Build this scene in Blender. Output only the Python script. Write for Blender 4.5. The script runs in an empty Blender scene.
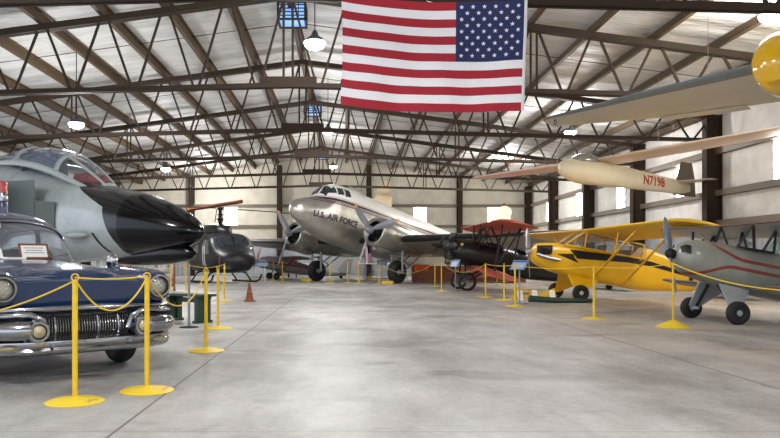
import bpy, bmesh, math, random
from math import sin, cos, pi, radians as R
from mathutils import Vector, Matrix
random.seed(7)
SC = bpy.context.scene
COL = SC.collection
F = 720.0                      # focal length in pixels of the 780-wide frame
CAMZ = 1.2
def P(px, py, d):              # point seen at (px,py) at depth d
    return Vector(((px - 345) / F * d, d, CAMZ + (259 - py) / F * d))
def G(px, py):                 # floor point seen at (px,py)
    d = CAMZ * F / (py - 259)
    return Vector(((px - 345) / F * d, d, 0))

# ---------------------------------------------------------------- materials
def lin(c):
    return tuple((v / 12.92 if v <= .04045 else ((v + .055) / 1.055) ** 2.4) for v in (x / 255 for x in c)) + (1,)
class NT:
    """small helper around a node tree"""
    def __init__(s, mat):
        s.t = mat.node_tree; s.n = s.t.nodes; s.l = s.t.links
    def node(s, typ, **kw):
        n = s.n.new(typ)
        for k, v in kw.items(): setattr(n, k, v)
        return n
    def put(s, sock, v):
        if hasattr(v, 'is_output'): s.l.new(v, sock)
        else: sock.default_value = v
    def math(s, op, a, b=0.0, clamp=False):
        n = s.node('ShaderNodeMath', operation=op, use_clamp=clamp)
        s.put(n.inputs[0], a); s.put(n.inputs[1], b); return n.outputs[0]
    def mix(s, f, a, b):
        n = s.node('ShaderNodeMix', data_type='RGBA')
        s.put(n.inputs[0], f); s.put(n.inputs[6], a); s.put(n.inputs[7], b); return n.outputs[2]
    def noise(s, vec, scale, detail=4, rough=.6):
        n = s.node('ShaderNodeTexNoise'); s.put(n.inputs['Vector'], vec)
        n.inputs['Scale'].default_value = scale; n.inputs['Detail'].default_value = detail
        n.inputs['Roughness'].default_value = rough; return n.outputs['Fac']
    def ramp(s, f, a, b):       # linear map a..b -> 0..1, clamped
        n = s.node('ShaderNodeMapRange'); s.put(n.inputs[0], f)
        n.inputs[1].default_value = a; n.inputs[2].default_value = b; return n.outputs[0]
    def smooth(s, f, a, b):
        n = s.node('ShaderNodeMapRange', interpolation_type='SMOOTHSTEP'); s.put(n.inputs[0], f)
        n.inputs[1].default_value = a; n.inputs[2].default_value = b; return n.outputs[0]
    def band(s, v, lo, hi):
        return s.math('MULTIPLY', s.math('GREATER_THAN', v, lo), s.math('LESS_THAN', v, hi))
    def obj(s):
        return s.node('ShaderNodeTexCoord').outputs['Object']
    def xyz(s, vec=None):
        n = s.node('ShaderNodeSeparateXYZ'); s.put(n.inputs[0], vec if vec is not None else s.obj())
        return n.outputs
    def scalev(s, vec, sc):
        n = s.node('ShaderNodeMapping'); s.put(n.inputs[0], vec); n.inputs['Scale'].default_value = sc
        return n.outputs[0]
MATS = {}
def mat(name, rgb, rough=.5, metal=0., var=.0, vscale=4., bump=0., bscale=20., alpha=1., coat=0., emit=0., spec=.5, fn=None, trans=0.):
    if name in MATS: return MATS[name]
    m = bpy.data.materials.new(name); m.use_nodes = True
    b = m.node_tree.nodes['Principled BSDF']; nt = NT(m)
    c = lin(rgb)
    b.inputs['Base Color'].default_value = c
    b.inputs['Roughness'].default_value = rough; b.inputs['Metallic'].default_value = metal
    b.inputs['Specular IOR Level'].default_value = spec
    b.inputs['Alpha'].default_value = alpha
    b.inputs['Coat Weight'].default_value = coat; b.inputs['Coat Roughness'].default_value = .06
    b.inputs['Transmission Weight'].default_value = trans
    if emit:
        b.inputs['Emission Color'].default_value = c; b.inputs['Emission Strength'].default_value = emit
    col = c
    if fn: col = fn(nt, c, b)
    if var:
        o = nt.obj(); f = nt.noise(o, vscale)
        v = nt.ramp(f, .3, .7)
        n = nt.node('ShaderNodeMix', data_type='RGBA', blend_type='MULTIPLY')
        n.inputs[0].default_value = 1.
        nt.put(n.inputs[6], col)
        lo = 1 - var
        nt.put(n.inputs[7], nt.mix(v, (lo, lo, lo, 1), (1, 1, 1, 1)))
        col = n.outputs[2]
        nt.put(b.inputs['Roughness'], nt.math('ADD', nt.math('MULTIPLY', f, .25), max(0, rough - .12)))
    if col is not c: nt.put(b.inputs['Base Color'], col)
    if bump:
        bn = nt.node('ShaderNodeBump'); bn.inputs['Strength'].default_value = bump; bn.inputs['Distance'].default_value = .02
        nt.put(bn.inputs['Height'], nt.noise(nt.obj(), bscale)); nt.put(b.inputs['Normal'], bn.outputs[0])
    MATS[name] = m
    return m

# ---------------------------------------------------------------- mesh builder
def orth(d):
    d = Vector(d).normalized()
    a = Vector((0, 0, 1)) if abs(d.z) < .9 else Vector((1, 0, 0))
    u = d.cross(a).normalized(); return d, u, d.cross(u).normalized()
class MB:
    def __init__(s): s.v = []; s.f = []; s.m = []
    def add(s, vs, fs, mi=0):
        o = len(s.v); s.v += [tuple(p) for p in vs]
        for f in fs: s.f.append([i + o for i in f]); s.m.append(mi)
        return s
    def box(s, c, sz, rz=0, mi=0, rot=None):
        M = rot if rot is not None else Matrix.Rotation(rz, 3, 'Z')
        hx, hy, hz = sz[0] / 2, sz[1] / 2, sz[2] / 2; c = Vector(c)
        vs = [c + M @ Vector((a * hx, b * hy, d * hz)) for d in (-1, 1) for (a, b) in ((-1, -1), (1, -1), (1, 1), (-1, 1))]
        return s.add(vs, [(3, 2, 1, 0), (4, 5, 6, 7), (0, 1, 5, 4), (1, 2, 6, 5), (2, 3, 7, 6), (3, 0, 4, 7)], mi)
    def beam(s, a, b, w, h, mi=0):     # rectangular bar, h measured upward
        a = Vector(a); b = Vector(b); d = (b - a).normalized()
        up = Vector((0, 0, 1)) if abs(d.z) < .95 else Vector((0, 1, 0))
        u = d.cross(up).normalized(); k = u.cross(d).normalized()
        vs = [p + u * (w / 2 * x) + k * (h / 2 * y) for p in (a, b) for (x, y) in ((-1, -1), (1, -1), (1, 1), (-1, 1))]
        return s.add(vs, [(3, 2, 1, 0), (4, 5, 6, 7), (0, 1, 5, 4), (1, 2, 6, 5), (2, 3, 7, 6), (3, 0, 4, 7)], mi)
    def cyl(s, a, b, r, r2=None, n=12, cap=True, mi=0):
        a = Vector(a); b = Vector(b); r2 = r if r2 is None else r2
        d, u, k = orth(b - a)
        ring = lambda p, q: [p + (u * cos(2 * pi * i / n) + k * sin(2 * pi * i / n)) * q for i in range(n)]
        return s.loft([ring(a, r), ring(b, r2)], cap, cap, mi)
    def tube(s, pts, r, n=6, closed=False, mi=0):
        pts = [Vector(p) for p in pts]; N = len(pts); rings = []
        pu = None
        for i, p in enumerate(pts):
            if closed: d = pts[(i + 1) % N] - pts[i - 1]
            else: d = pts[min(i + 1, N - 1)] - pts[max(i - 1, 0)]
            d.normalize()
            if pu is None: _, u, _ = orth(d)
            else:
                u = pu - d * pu.dot(d)
                u = u.normalized() if u.length > 1e-6 else orth(d)[1]
            pu = u; k = d.cross(u)
            rr = r[i] if isinstance(r, (list, tuple)) else r
            rings.append([p + (u * cos(2 * pi * j / n) + k * sin(2 * pi * j / n)) * rr for j in range(n)])
        if closed: rings.append(rings[0])
        return s.loft(rings, not closed, not closed, mi)
    def loft(s, rings, c0=True, c1=True, mi=0):
        n = len(rings[0]); o = len(s.v)
        for r in rings: s.v += [tuple(p) for p in r]
        for i in range(len(rings) - 1):
            for j in range(n):
                a = o + i * n + j; b = o + i * n + (j + 1) % n
                s.f.append([a, b, b + n, a + n]); s.m.append(mi)
        if c0: s.f.append([o + j for j in range(n)][::-1]); s.m.append(mi)
        if c1: s.f.append([o + (len(rings) - 1) * n + j for j in range(n)]); s.m.append(mi)
        return s
    def lathe(s, prof, org=(0, 0, 0), axis=(0, 0, 1), n=24, c0=True, c1=True, mi=0):
        d, u, k = orth(axis); org = Vector(org)
        rings = [[org + d * a + (u * cos(2 * pi * j / n) + k * sin(2 * pi * j / n)) * max(r, 1e-4) for j in range(n)] for a, r in prof]
        return s.loft(rings, c0, c1, mi)
    def ball(s, c, r, n=16, m=8, mi=0):
        if not isinstance(r, (tuple, list)): r = (r, r, r)
        rings = []
        for i in range(m + 1):
            t = pi * i / m; q = max(sin(t), 1e-3)
            rings.append([(c[0] + r[0] * q * cos(2 * pi * j / n), c[1] + r[1] * q * sin(2 * pi * j / n), c[2] - r[2] * cos(t)) for j in range(n)])
        return s.loft(rings, True, True, mi)
    def prism(s, poly, vec, mi=0):
        vec = Vector(vec); n = len(poly); a = [Vector(p) for p in poly]
        fs = [tuple(range(n))[::-1], tuple(range(n, 2 * n))] + [(i, (i + 1) % n, n + (i + 1) % n, n + i) for i in range(n)]
        return s.add(a + [p + vec for p in a], fs, mi)
    def grid(s, fn, nu, nv, mi=0):      # fn(u,v) on the unit square
        vs = [fn(i / nu, j / nv) for i in range(nu + 1) for j in range(nv + 1)]
        fs = [(i * (nv + 1) + j, (i + 1) * (nv + 1) + j, (i + 1) * (nv + 1) + j + 1, i * (nv + 1) + j + 1) for i in range(nu) for j in range(nv)]
        return s.add(vs, fs, mi)
    def build(s, name, mats, parent=None, angle=38, bevel=0, solid=0, seg=2):
        me = bpy.data.meshes.new(name); me.from_pydata(s.v, [], s.f); me.update()
        bm = bmesh.new(); bm.from_mesh(me)
        for f, mi in zip(bm.faces, s.m): f.material_index = mi
        bmesh.ops.remove_doubles(bm, verts=bm.verts, dist=1e-5)
        bmesh.ops.recalc_face_normals(bm, faces=bm.faces)
        bm.to_mesh(me); bm.free()
        for m in (mats if isinstance(mats, (list, tuple)) else [mats]): me.materials.append(m)
        me.polygons.foreach_set('use_smooth', [True] * len(me.polygons))
        me.set_sharp_from_angle(angle=R(angle))
        o = bpy.data.objects.new(name, me); COL.objects.link(o)
        if parent: o.parent = parent
        if solid:
            md = o.modifiers.new('solid', 'SOLIDIFY'); md.thickness = solid; md.offset = 0
        if bevel:
            md = o.modifiers.new('bevel', 'BEVEL'); md.width = bevel; md.segments = seg; md.limit_method = 'ANGLE'; md.angle_limit = R(40)
        return o
def tag(o, label=None, cat=None, group=None, kind=None):
    if label: o['label'] = label
    if cat: o['category'] = cat
    if group: o['group'] = group
    if kind: o['kind'] = kind
    return o
def empty(name, loc, rz=0, pitch=0, roll=0, label=None, cat=None, group=None, kind=None):
    o = bpy.data.objects.new(name, None); COL.objects.link(o)
    o.empty_display_size = .2
    o.location = loc; o.rotation_euler = (roll, -pitch, rz)
    return tag(o, label, cat, group, kind)
def children(o): return [c for c in bpy.data.objects if c.parent == o]
def copy_tree(o, parent=None):
    c = o.copy(); COL.objects.link(c); c.parent = parent
    for ch in children(o): copy_tree(ch, c)
    return c
def text_pts(txt, size, bold=.0):
    cu = bpy.data.curves.new('lettering', 'FONT'); cu.body = txt; cu.size = size; cu.offset = bold
    cu.resolution_u = 3
    o = bpy.data.objects.new('lettering', cu); COL.objects.link(o)
    bpy.context.view_layer.update()
    me = bpy.data.meshes.new_from_object(o.evaluated_get(bpy.context.evaluated_depsgraph_get()))
    vs = [tuple(v.co) for v in me.vertices]; fs = [tuple(p.vertices) for p in me.polygons]
    bpy.data.objects.remove(o); bpy.data.meshes.remove(me)
    bm = bmesh.new(); vv = [bm.verts.new(v) for v in vs]
    for f in fs:
        try: bm.faces.new([vv[i] for i in f])
        except ValueError: pass
    bmesh.ops.remove_doubles(bm, verts=bm.verts, dist=1e-6)
    bmesh.ops.triangulate(bm, faces=bm.faces)
    bmesh.ops.subdivide_edges(bm, edges=bm.edges, cuts=4, use_grid_fill=True)
    bm.verts.index_update(); vs = [tuple(v.co) for v in bm.verts]; fs = [[v.index for v in f.verts] for f in bm.faces]; bm.free()
    w = max(v[0] for v in vs); w0 = min(v[0] for v in vs)
    return vs, fs, w0, w

# ---------------------------------------------------------------- streamlined bodies and wings
def pchip(xs, ys):
    n = len(xs); h = [xs[i + 1] - xs[i] for i in range(n - 1)]
    d = [(ys[i + 1] - ys[i]) / h[i] for i in range(n - 1)]
    m = [d[0]] + [0 if d[i - 1] * d[i] <= 0 else (2 * d[i - 1] * d[i] / (d[i - 1] + d[i])) for i in range(1, n - 1)] + [d[-1]]
    def f(x):
        x = min(max(x, xs[0]), xs[-1]); i = 0
        while i < n - 2 and x > xs[i + 1]: i += 1
        t = (x - xs[i]) / h[i]
        return ((1 + 2 * t) * (1 - t) ** 2 * ys[i] + t * (1 - t) ** 2 * h[i] * m[i] + t * t * (3 - 2 * t) * ys[i + 1] + t * t * (t - 1) * h[i] * m[i + 1])
    return f
class Fus:
    """body of superelliptic sections along local x; ctl = (x, width, top z, bottom z, exponent)"""
    def __init__(s, ctl):
        ctl = sorted(ctl); xs = [c[0] for c in ctl]; s.xs = xs
        s.fw, s.ft, s.fb, s.fn = [pchip(xs, [c[k] for c in ctl]) for k in (1, 2, 3, 4)]
    def S(s, x, a, off=0):
        w, t, b, n = s.fw(x) / 2, s.ft(x), s.fb(x), s.fn(x); a = R(a)
        h = (t - b) / 2; c = (t + b) / 2; ca, sa = cos(a), sin(a)
        q = (abs(ca) ** n + abs(sa) ** n) ** (-1 / n)
        y, z = w * ca * q, h * sa * q
        L = math.hypot(y, z) or 1
        return Vector((x, y * (1 + off / L), c + z * (1 + off / L)))
    def Sz(s, x, z, side=1, off=0):
        w, t, b, n = s.fw(x) / 2, s.ft(x), s.fb(x), s.fn(x)
        h = (t - b) / 2; c = (t + b) / 2; q = min(1, abs((z - c) / h))
        return Vector((x, side * (w * max(0, 1 - q ** n) ** (1 / n) + off), z))
    def body(s, mb, x0=None, x1=None, nx=40, N=32, mi=0, c0=True, c1=True):
        x0 = s.xs[0] if x0 is None else x0; x1 = s.xs[-1] if x1 is None else x1
        xs = [x0 + (x1 - x0) * i / nx for i in range(nx + 1)]
        return mb.loft([[s.S(x, 360 * j / N) for j in range(N)] for x in xs], c0, c1, mi)
    def patch(s, mb, q, off=.006, nu=8, nv=8, mi=0):        # q = four (x, angle)
        (a, b, c, d) = q
        def fn(u, v):
            x = (1 - v) * ((1 - u) * a[0] + u * b[0]) + v * ((1 - u) * d[0] + u * c[0])
            g = (1 - v) * ((1 - u) * a[1] + u * b[1]) + v * ((1 - u) * d[1] + u * c[1])
            return s.S(x, g, off)
        return mb.grid(fn, nu, nv, mi)
    def zpatch(s, mb, q, side=1, off=.006, nu=8, nv=4, mi=0):  # q = four (x, z)
        (a, b, c, d) = q
        def fn(u, v):
            x = (1 - v) * ((1 - u) * a[0] + u * b[0]) + v * ((1 - u) * d[0] + u * c[0])
            z = (1 - v) * ((1 - u) * a[1] + u * b[1]) + v * ((1 - u) * d[1] + u * c[1])
            return s.Sz(x, z, side, off)
        return mb.grid(fn, nu, nv, mi)
    def text(s, mb, txt, size, x0, z0, length, side=1, off=.01, bold=0, dirx=-1, slope=0, mi=0):
        vs, fs, w0, w = text_pts(txt, size, bold)
        k = length / (w - w0)
        return mb.add([s.Sz(x0 + dirx * (v[0] - w0) * k, z0 + v[1] + slope * (v[0] - w0) * k, side, off) for v in vs], fs, mi)
AF = [(1, 0), (.85, .35), (.65, .72), (.45, .95), (.28, 1.0), (.14, .82), (.05, .5), (.012, .24), (0, 0), (.012, -.18), (.05, -.3), (.14, -.42), (.28, -.45), (.45, -.42), (.65, -.32), (.85, -.16)]
def wing(mb, secs, vert=False, tip0=False, tip1=True, le=0, mi=0, org=(0, 0, 0), sym=False, lej=(4, 10)):
    """secs = (span, LE x, LE z, chord, thickness ratio); le = material index of the leading edge"""
    def tips(sec, prev):
        y, x, z, c, t = sec; sg = 1 if y > prev[0] else -1
        sl = (sec[2] - prev[2]) / abs(sec[0] - prev[0]); sx = (sec[1] - prev[1]) / abs(sec[0] - prev[0])
        out = []
        for dy, k, kt in ((.16, .93, .9), (.27, .74, .7), (.33, .48, .45), (.355, .2, .2)):
            d = dy * c; out.append((y + sg * d, x + sx * d - c * (1 - k) * .5, z + sl * d, c * k, t * kt / k))
        return out
    secs = list(secs)
    if tip1: secs = secs + tips(secs[-1], secs[-2])
    if tip0: secs = tips(secs[0], secs[1])[::-1] + secs
    rings = []
    for (y, x, z, c, t) in secs:
        r = []
        for u, v in AF:
            if sym and v < 0: v *= 2.1
            p = (x - u * c, y, z + v * t * c * .62)
            if vert: p = (p[0], v * t * c * .5 if v > 0 else v * t * c * 1.1, y)
            r.append((p[0] + org[0], p[1] + org[1], p[2] + org[2]))
        rings.append(r)
    mb.loft(rings, True, True, mi)
    if le:
        n = len(AF); k = len(mb.f) - (len(rings) - 1) * n - 2
        for i in range(len(rings) - 1):
            for j in range(n):
                if lej[0] <= j <= lej[1]: mb.m[k + i * n + j] = le
    return mb
def wheel_mb(mbt, mbh, c, r, w, axis=(0, 1, 0)):
    """tyre and hub"""
    q = w / 2
    mbt.lathe([(-q * .62, r * .5), (-q * .95, r * .62), (-q, r * .78), (-q * .8, r * .92), (-q * .35, r), (q * .35, r), (q * .8, r * .92), (q, r * .78), (q * .95, r * .62), (q * .62, r * .5)], c, axis, 28)
    mbh.lathe([(-q * .85, r * .1), (-q * .8, r * .22), (-q * .62, r * .26), (-q * .6, r * .5), (q * .6, r * .5), (q * .62, r * .26), (q * .8, r * .22), (q * .85, r * .1)], c, axis, 20)
def blade_mb(c, length, chord, ang, plane='yz', tip=.0, twist=35, root=.12, thick=.02):
    """a propeller blade; ang measured in the local yz plane from +y, c = hub, returns MB with tip as material 1"""
    mb = MB(); c = Vector(c)
    rad = Vector((0, cos(ang), sin(ang))); tan = Vector((0, -sin(ang), cos(ang))); ax = Vector((1, 0, 0))
    rings = []; ts = [0, .06, .15, .3, .5, .7, .82, .9, .96, 1.0]
    wd = [.35, .4, .75, .98, 1., .9, .78, .66, .46, .12]
    for t, k in zip(ts, wd):
        tw = R(twist * (1.25 - t)); cd = (tan * cos(tw) + ax * sin(tw)); nm = (ax * cos(tw) - tan * sin(tw))
        p = c + rad * (root + (length - root) * t); h = thick * (1.6 - 1.3 * t) * (2 if t < .1 else 1)
        w = chord * k / 2
        rings.append([p + cd * w, p + cd * w * .5 + nm * h, p - cd * w * .5 + nm * h, p - cd * w, p - cd * w * .5 - nm * h * .4, p + cd * w * .5 - nm * h * .4])
    mb.loft(rings)
    if tip:
        for i, t in enumerate(ts[:-1]):
            if t >= 1 - tip - 1e-6:
                for j in range(6): mb.m[i * 6 + j] = 1
        mb.m[-1] = 1
    return mb
# ================================================================ the hangar
XL, XR, YF, YB = -16.5, 13.3, 51.5, -9.0
XRG, ZRG, SLP = -1.5, 8.58, .134
def deck(x): return ZRG - SLP * abs(x - XRG)
TR = [12.5 + 6.5 * i for i in range(-3, 6)]          # truss and column lines (depth)

def f_floor(nt, c, b):
    o = nt.obj(); x, y, z = nt.xyz(o)
    big = nt.noise(nt.scalev(o, (.35, .22, 1)), 1.0, 5, .6)
    mid = nt.noise(nt.scalev(o, (1.2, .5, 1)), 1.3, 6, .65)
    fine = nt.noise(o, 14, 5, .7)
    f = nt.math('ADD', nt.math('MULTIPLY', big, .5), nt.math('ADD', nt.math('MULTIPLY', mid, .35), nt.math('MULTIPLY', fine, .15)))
    col = nt.mix(nt.ramp(f, .4, .6), lin((136, 132, 128)), lin((198, 196, 193)))
    tan = nt.math('MULTIPLY', nt.smooth(x, 2.2, 6.5), nt.smooth(big, .38, .6))
    col = nt.mix(nt.math('MULTIPLY', tan, .55), col, lin((188, 168, 138)))
    # worn dark patches and a few rusty spots, each with an outline of its own
    st = nt.noise(nt.scalev(o, (.55, .9, 1)), .85, 4, .5)
    col = nt.mix(nt.math('MULTIPLY', nt.ramp(st, .57, .62), .42), col, lin((112, 104, 98)))
    ru = nt.noise(nt.scalev(o, (.8, 1.5, 1)), 1.1, 2, .5)
    col = nt.mix(nt.math('MULTIPLY', nt.ramp(ru, .68, .74), .35), col, lin((150, 96, 74)))
    # sawn joints
    sx = nt.math('ABSOLUTE', nt.math('SUBTRACT', nt.math('MODULO', nt.math('ADD', x, 57.6), 5.6), 2.8))
    sx = nt.math('GREATER_THAN', sx, 2.788)
    sy = nt.math('ABSOLUTE', nt.math('SUBTRACT', nt.math('MODULO', nt.math('ADD', y, 60.0), 6.5), 3.25))
    sy = nt.math('MULTIPLY', nt.math('GREATER_THAN', sy, 3.24), .5)
    seam = nt.math('MAXIMUM', sx, sy)
    col = nt.mix(nt.math('MULTIPLY', seam, .75), col, lin((82, 78, 74)))
    nt.put(b.inputs['Roughness'], nt.math('ADD', .32, nt.math('MULTIPLY', f, .34)))
    bn = nt.node('ShaderNodeBump'); bn.inputs['Strength'].default_value = .12; bn.inputs['Distance'].default_value = .01
    nt.put(bn.inputs['Height'], fine); nt.put(b.inputs['Normal'], bn.outputs[0])
    return col
def f_deck(nt, c, b):
    o = nt.obj(); x, y, z = nt.xyz(o)
    n = nt.noise(nt.scalev(o, (.9, 4, 1)), 1.2, 4, .6)
    col = nt.mix(nt.ramp(n, .3, .7), lin((186, 185, 183)), lin((210, 209, 206)))
    s = nt.math('ABSOLUTE', nt.math('SUBTRACT', nt.math('MODULO', nt.math('ADD', y, 60.0), 1.08), .54))
    col = nt.mix(nt.math('MULTIPLY', nt.math('GREATER_THAN', s, .528), .45), col, lin((120, 112, 100)))
    h = nt.math('ADD', nt.math('MULTIPLY', nt.math('COSINE', nt.math('MULTIPLY', nt.math('ADD', y, 60.0), 2 * pi / 1.08)), .5), nt.math('MULTIPLY', n, 1.4))
    bn = nt.node('ShaderNodeBump'); bn.inputs['Strength'].default_value = .8; bn.inputs['Distance'].default_value = .12
    nt.put(bn.inputs['Height'], h); nt.put(b.inputs['Normal'], bn.outputs[0])
    return col
def f_wall(axis, lo=(200, 197, 190), hi=(224, 221, 215)):
    def fn(nt, c, b):
        o = nt.obj(); p = nt.xyz(o); u = p[axis]; z = p[2]
        n = nt.noise(o, 1.4, 4, .6)
        up = nt.mix(nt.ramp(n, .3, .7), lin(lo), lin(hi))
        s = nt.math('ABSOLUTE', nt.math('SUBTRACT', nt.math('MODULO', nt.math('ADD', u, 60.0), 1.3), .65))
        up = nt.mix(nt.math('MULTIPLY', nt.math('GREATER_THAN', s, .638), .25), up, lin((150, 145, 135)))
        bn = nt.node('ShaderNodeBump'); bn.inputs['Strength'].default_value = .5; bn.inputs['Distance'].default_value = .06
        nt.put(bn.inputs['Height'], n); nt.put(b.inputs['Normal'], bn.outputs[0])
        return up
    return fn
M_floor = mat('polished concrete', (185, 180, 174), .35, fn=f_floor, spec=.3)
M_deck = mat('white roof insulation', (205, 203, 198), .55, fn=f_deck)
M_wallx = mat('white wall insulation end', (220, 216, 206), .6, fn=f_wall(0, (190, 184, 168), (212, 207, 192)))
M_wally = mat('white wall insulation side', (222, 220, 214), .6, fn=f_wall(1))
M_corr = mat('corrugated liner metal', (176, 182, 188), .42, .35, var=.12, vscale=2)
M_steel = mat('brown oxide steel', (86, 69, 50), .65, .0, var=.25, vscale=3, spec=.25)
M_steel_d = mat('dark brown steel', (54, 43, 33), .7, .0, var=.25, vscale=3, spec=.2)
M_girt = mat('girt steel', (112, 100, 84), .5, .0, var=.2, vscale=3)
M_black = mat('matte black', (16, 16, 17), .6)
M_blackg = mat('gloss black', (6, 6, 8), .14, spec=.32)
M_rubber = mat('tyre rubber', (30, 30, 31), .75, var=.25, vscale=9)
M_white = mat('white paint', (226, 226, 222), .4, var=.08)
M_yellow = mat('yellow paint', (236, 196, 28), .42, var=.2, vscale=14)
M_chrome = mat('chrome', (172, 174, 178), .12, 1., var=.12, vscale=8)
M_steelgrey = mat('galvanised post', (150, 152, 154), .4, .7)

def struct(o, label=None):
    o['kind'] = 'structure'
    if label: o['label'] = label
    return o
struct(MB().box(((XL + XR) / 2, (YB + YF) / 2, -.1), (XR - XL + .6, YF - YB + .6, .2)).build('floor', M_floor), 'pale polished concrete hangar floor with sawn joints')
mb = MB()
for sg, xe in ((-1, XL - .3), (1, XR + .3)):
    n = 40
    def fn(u, v, xe=xe): x = XRG + (xe - XRG) * u; return (x, YB + (YF + .3 - YB) * v, deck(x))
    mb.grid(fn, 8, n)
struct(mb.build('ceiling', M_deck, solid=.06), 'white vinyl faced insulation under the gabled metal roof')
def gable(x0, x1, z0): return [(x0, YF, z0), (x1, YF, z0), (x1, YF, deck(x1))] + [(XRG, YF, ZRG)] + [(x0, YF, deck(x0))]
wf = struct(MB().prism(gable(XL, XR, 0), (0, .25, 0)).build('wall_far', M_wallx), 'off white gable end wall of the hangar')
wr = struct(MB().box((XR + .12, (YB + YF) / 2, deck(XR) / 2), (.24, YF - YB, deck(XR))).build('wall_right', M_wally), 'off white side wall on the right with brown girts')
wl = struct(MB().box((XL - .12, (31 + YF) / 2, deck(XL) / 2), (.24, YF - 31, deck(XL))).build('wall_left', M_wally), 'off white side wall on the left')
# corrugated liner along the foot of the walls
def corr(axis, lo, hi, at, sgn):
    mb = MB(); n = int((hi - lo) / .075); ring = []
    for i in range(n + 1):
        d = sgn * (.03 if i % 4 in (1, 2) else .008); u = lo + (hi - lo) * i / n
        ring.append((u, at + d) if axis == 0 else (at + d, u))
    mb.grid(lambda u, v: (*ring[round(u * n)], .02 + 2.36 * v), n, 1)
    return mb
struct(corr(0, XL + .02, XR - .04, YF, -1).build('corrugated_liner', M_corr, wf, angle=20))
struct(corr(1, 2.0, YF - .04, XR, -1).build('corrugated_liner', M_corr, wr, angle=20))
# girts
for z in (2.42, 3.48, 4.95):
    g = MB().box(((XL + XR) / 2, YF - .1, z), (XR - XL - .1, .2, .11)).box(((XL + XR) / 2, YF - .19, z + .05), (XR - XL - .1, .03, .2)).build('wall_girt', M_girt); struct(g, 'brown horizontal girt along the far wall')
    g = MB().box((XR - .1, (YF + 4) / 2, z), (.2, YF - 4.1, .11)).box((XR - .19, (YF + 4) / 2, z + .05), (.03, YF - 4.1, .2)).build('wall_girt', M_girt); struct(g, 'brown horizontal girt along the right wall')
def icol(x, y, h, along='x'):
    mb = MB(); D, W, t = .52, .34, .03
    if along == 'x':
        mb.box((x, y, h / 2), (D, t, h)); mb.box((x - D / 2, y, h / 2), (t, W, h)); mb.box((x + D / 2, y, h / 2), (t, W, h))
        mb.box((x, y, .012), (D + .1, W + .1, .024))
    else:
        mb.box((x, y, h / 2), (t, D, h)); mb.box((x, y - D / 2, h / 2), (W, t, h)); mb.box((x, y + D / 2, h / 2), (W, t, h))
        mb.box((x, y, .012), (W + .1, D + .1, .024))
    return mb.build('steel_column', M_steel_d)
for y in TR[2:]: struct(icol(XR - .3, y, deck(XR) - .3), 'dark brown steel column against the right wall')
for y in TR[5:]: struct(icol(XL + .3, y, deck(XL) - .3), 'dark brown steel column against the left wall')
for x in (-10.9, -4.65, 1.7, 8.15, XR - .32): struct(icol(x, YF - .32, deck(x) - .3, 'y'), 'dark brown steel column against the far wall')
# ---- trusses: pitched top chord, nearly level bottom chord, V braces
PIT = 1.62
def zt(x): return deck(x) - .42
def zb(x): return 5.78 - .026 * abs(x - XRG)
def make_truss():
    t = empty('roof_truss', (0, 0, 0), kind='structure')
    x0, x1 = XL + .35, XR - .3
    m = MB()
    for a, b in ((x0, XRG), (XRG, x1)):
        for dy in (-.07, .07): m.beam((a, dy, zt(a)), (b, dy, zt(b)), .1, .17)
    m.build('top_chord', M_steel_d, t)
    m = MB()
    for a, b in ((x0, XRG), (XRG, x1)):
        for dy in (-.07, .07): m.beam((a, dy, zb(a)), (b, dy, zb(b)), .09, .12)
    m.build('bottom_chord', M_steel_d, t)
    for k in range(-9, 9):
        xa = XRG + PIT * k; xb = xa + PIT; xm = xa + PIT / 2
        for xt in (xa, xb):
            e = .1 if xt < xm else -.1
            xq = min(max(xt + e, x0 + .05), x1 - .05)
            MB().beam((xm - e * .6, 0, zb(xm)), (xq, 0, zt(xq)), .058, .058).build('web_brace', M_steel_d, t)
    for dx in (-.12, .12): MB().beam((XRG + dx, 0, zb(XRG)), (XRG + dx, 0, zt(XRG)), .06, .06).build('king_post', M_steel_d, t)
    for kk in (-5, 4):
        for dx in (-.08, .08): MB().beam((XRG + PIT * kk + dx, 0, zb(XRG + PIT * kk)), (XRG + PIT * kk + dx, 0, zt(XRG + PIT * kk)), .05, .05).build('king_post', M_steel_d, t)
    MB().box((XRG, 0, zb(XRG) + .13), (1.5, .22, .16)).build('splice_plate', M_steel_d, t)
    return t
t0 = make_truss()
for i, y in enumerate(TR[2:]):
    t = t0 if i == 0 else copy_tree(t0); t.location = (0, y, 0)
    t['label'] = 'brown steel roof truss spanning the hangar'; t['group'] = 'roof trusses'
# ---- purlins (Z sections under the deck) and sag rods
for k in range(-9, 10):
    x = XRG + PIT * k
    if x < XL + .2 or x > XR - .15: continue
    zc = deck(x) - .18; m = MB(); L = (YF - YB - .1); yc = (YF + YB) / 2
    m.box((x, yc, zc), (.03, L, .25)); m.box((x + .05, yc, zc + .115), (.11, L, .025)); m.box((x - .05, yc, zc - .115), (.11, L, .025))
    o = struct(m.build('roof_purlin', M_steel), 'brown purlin running the length of the roof'); o['group'] = 'roof purlins'
for y in TR[2:]:
    for a, b in ((XL + .3, XRG), (XRG, XR - .3)):
        o = struct(MB().tube([(a, y + 3.2, deck(a) - .1), (b, y + 3.2, deck(b) - .1)], .012, 5).build('sag_rod', M_steel_d), 'thin rod tying the roof purlins'); o['group'] = 'sag rods'
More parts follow.
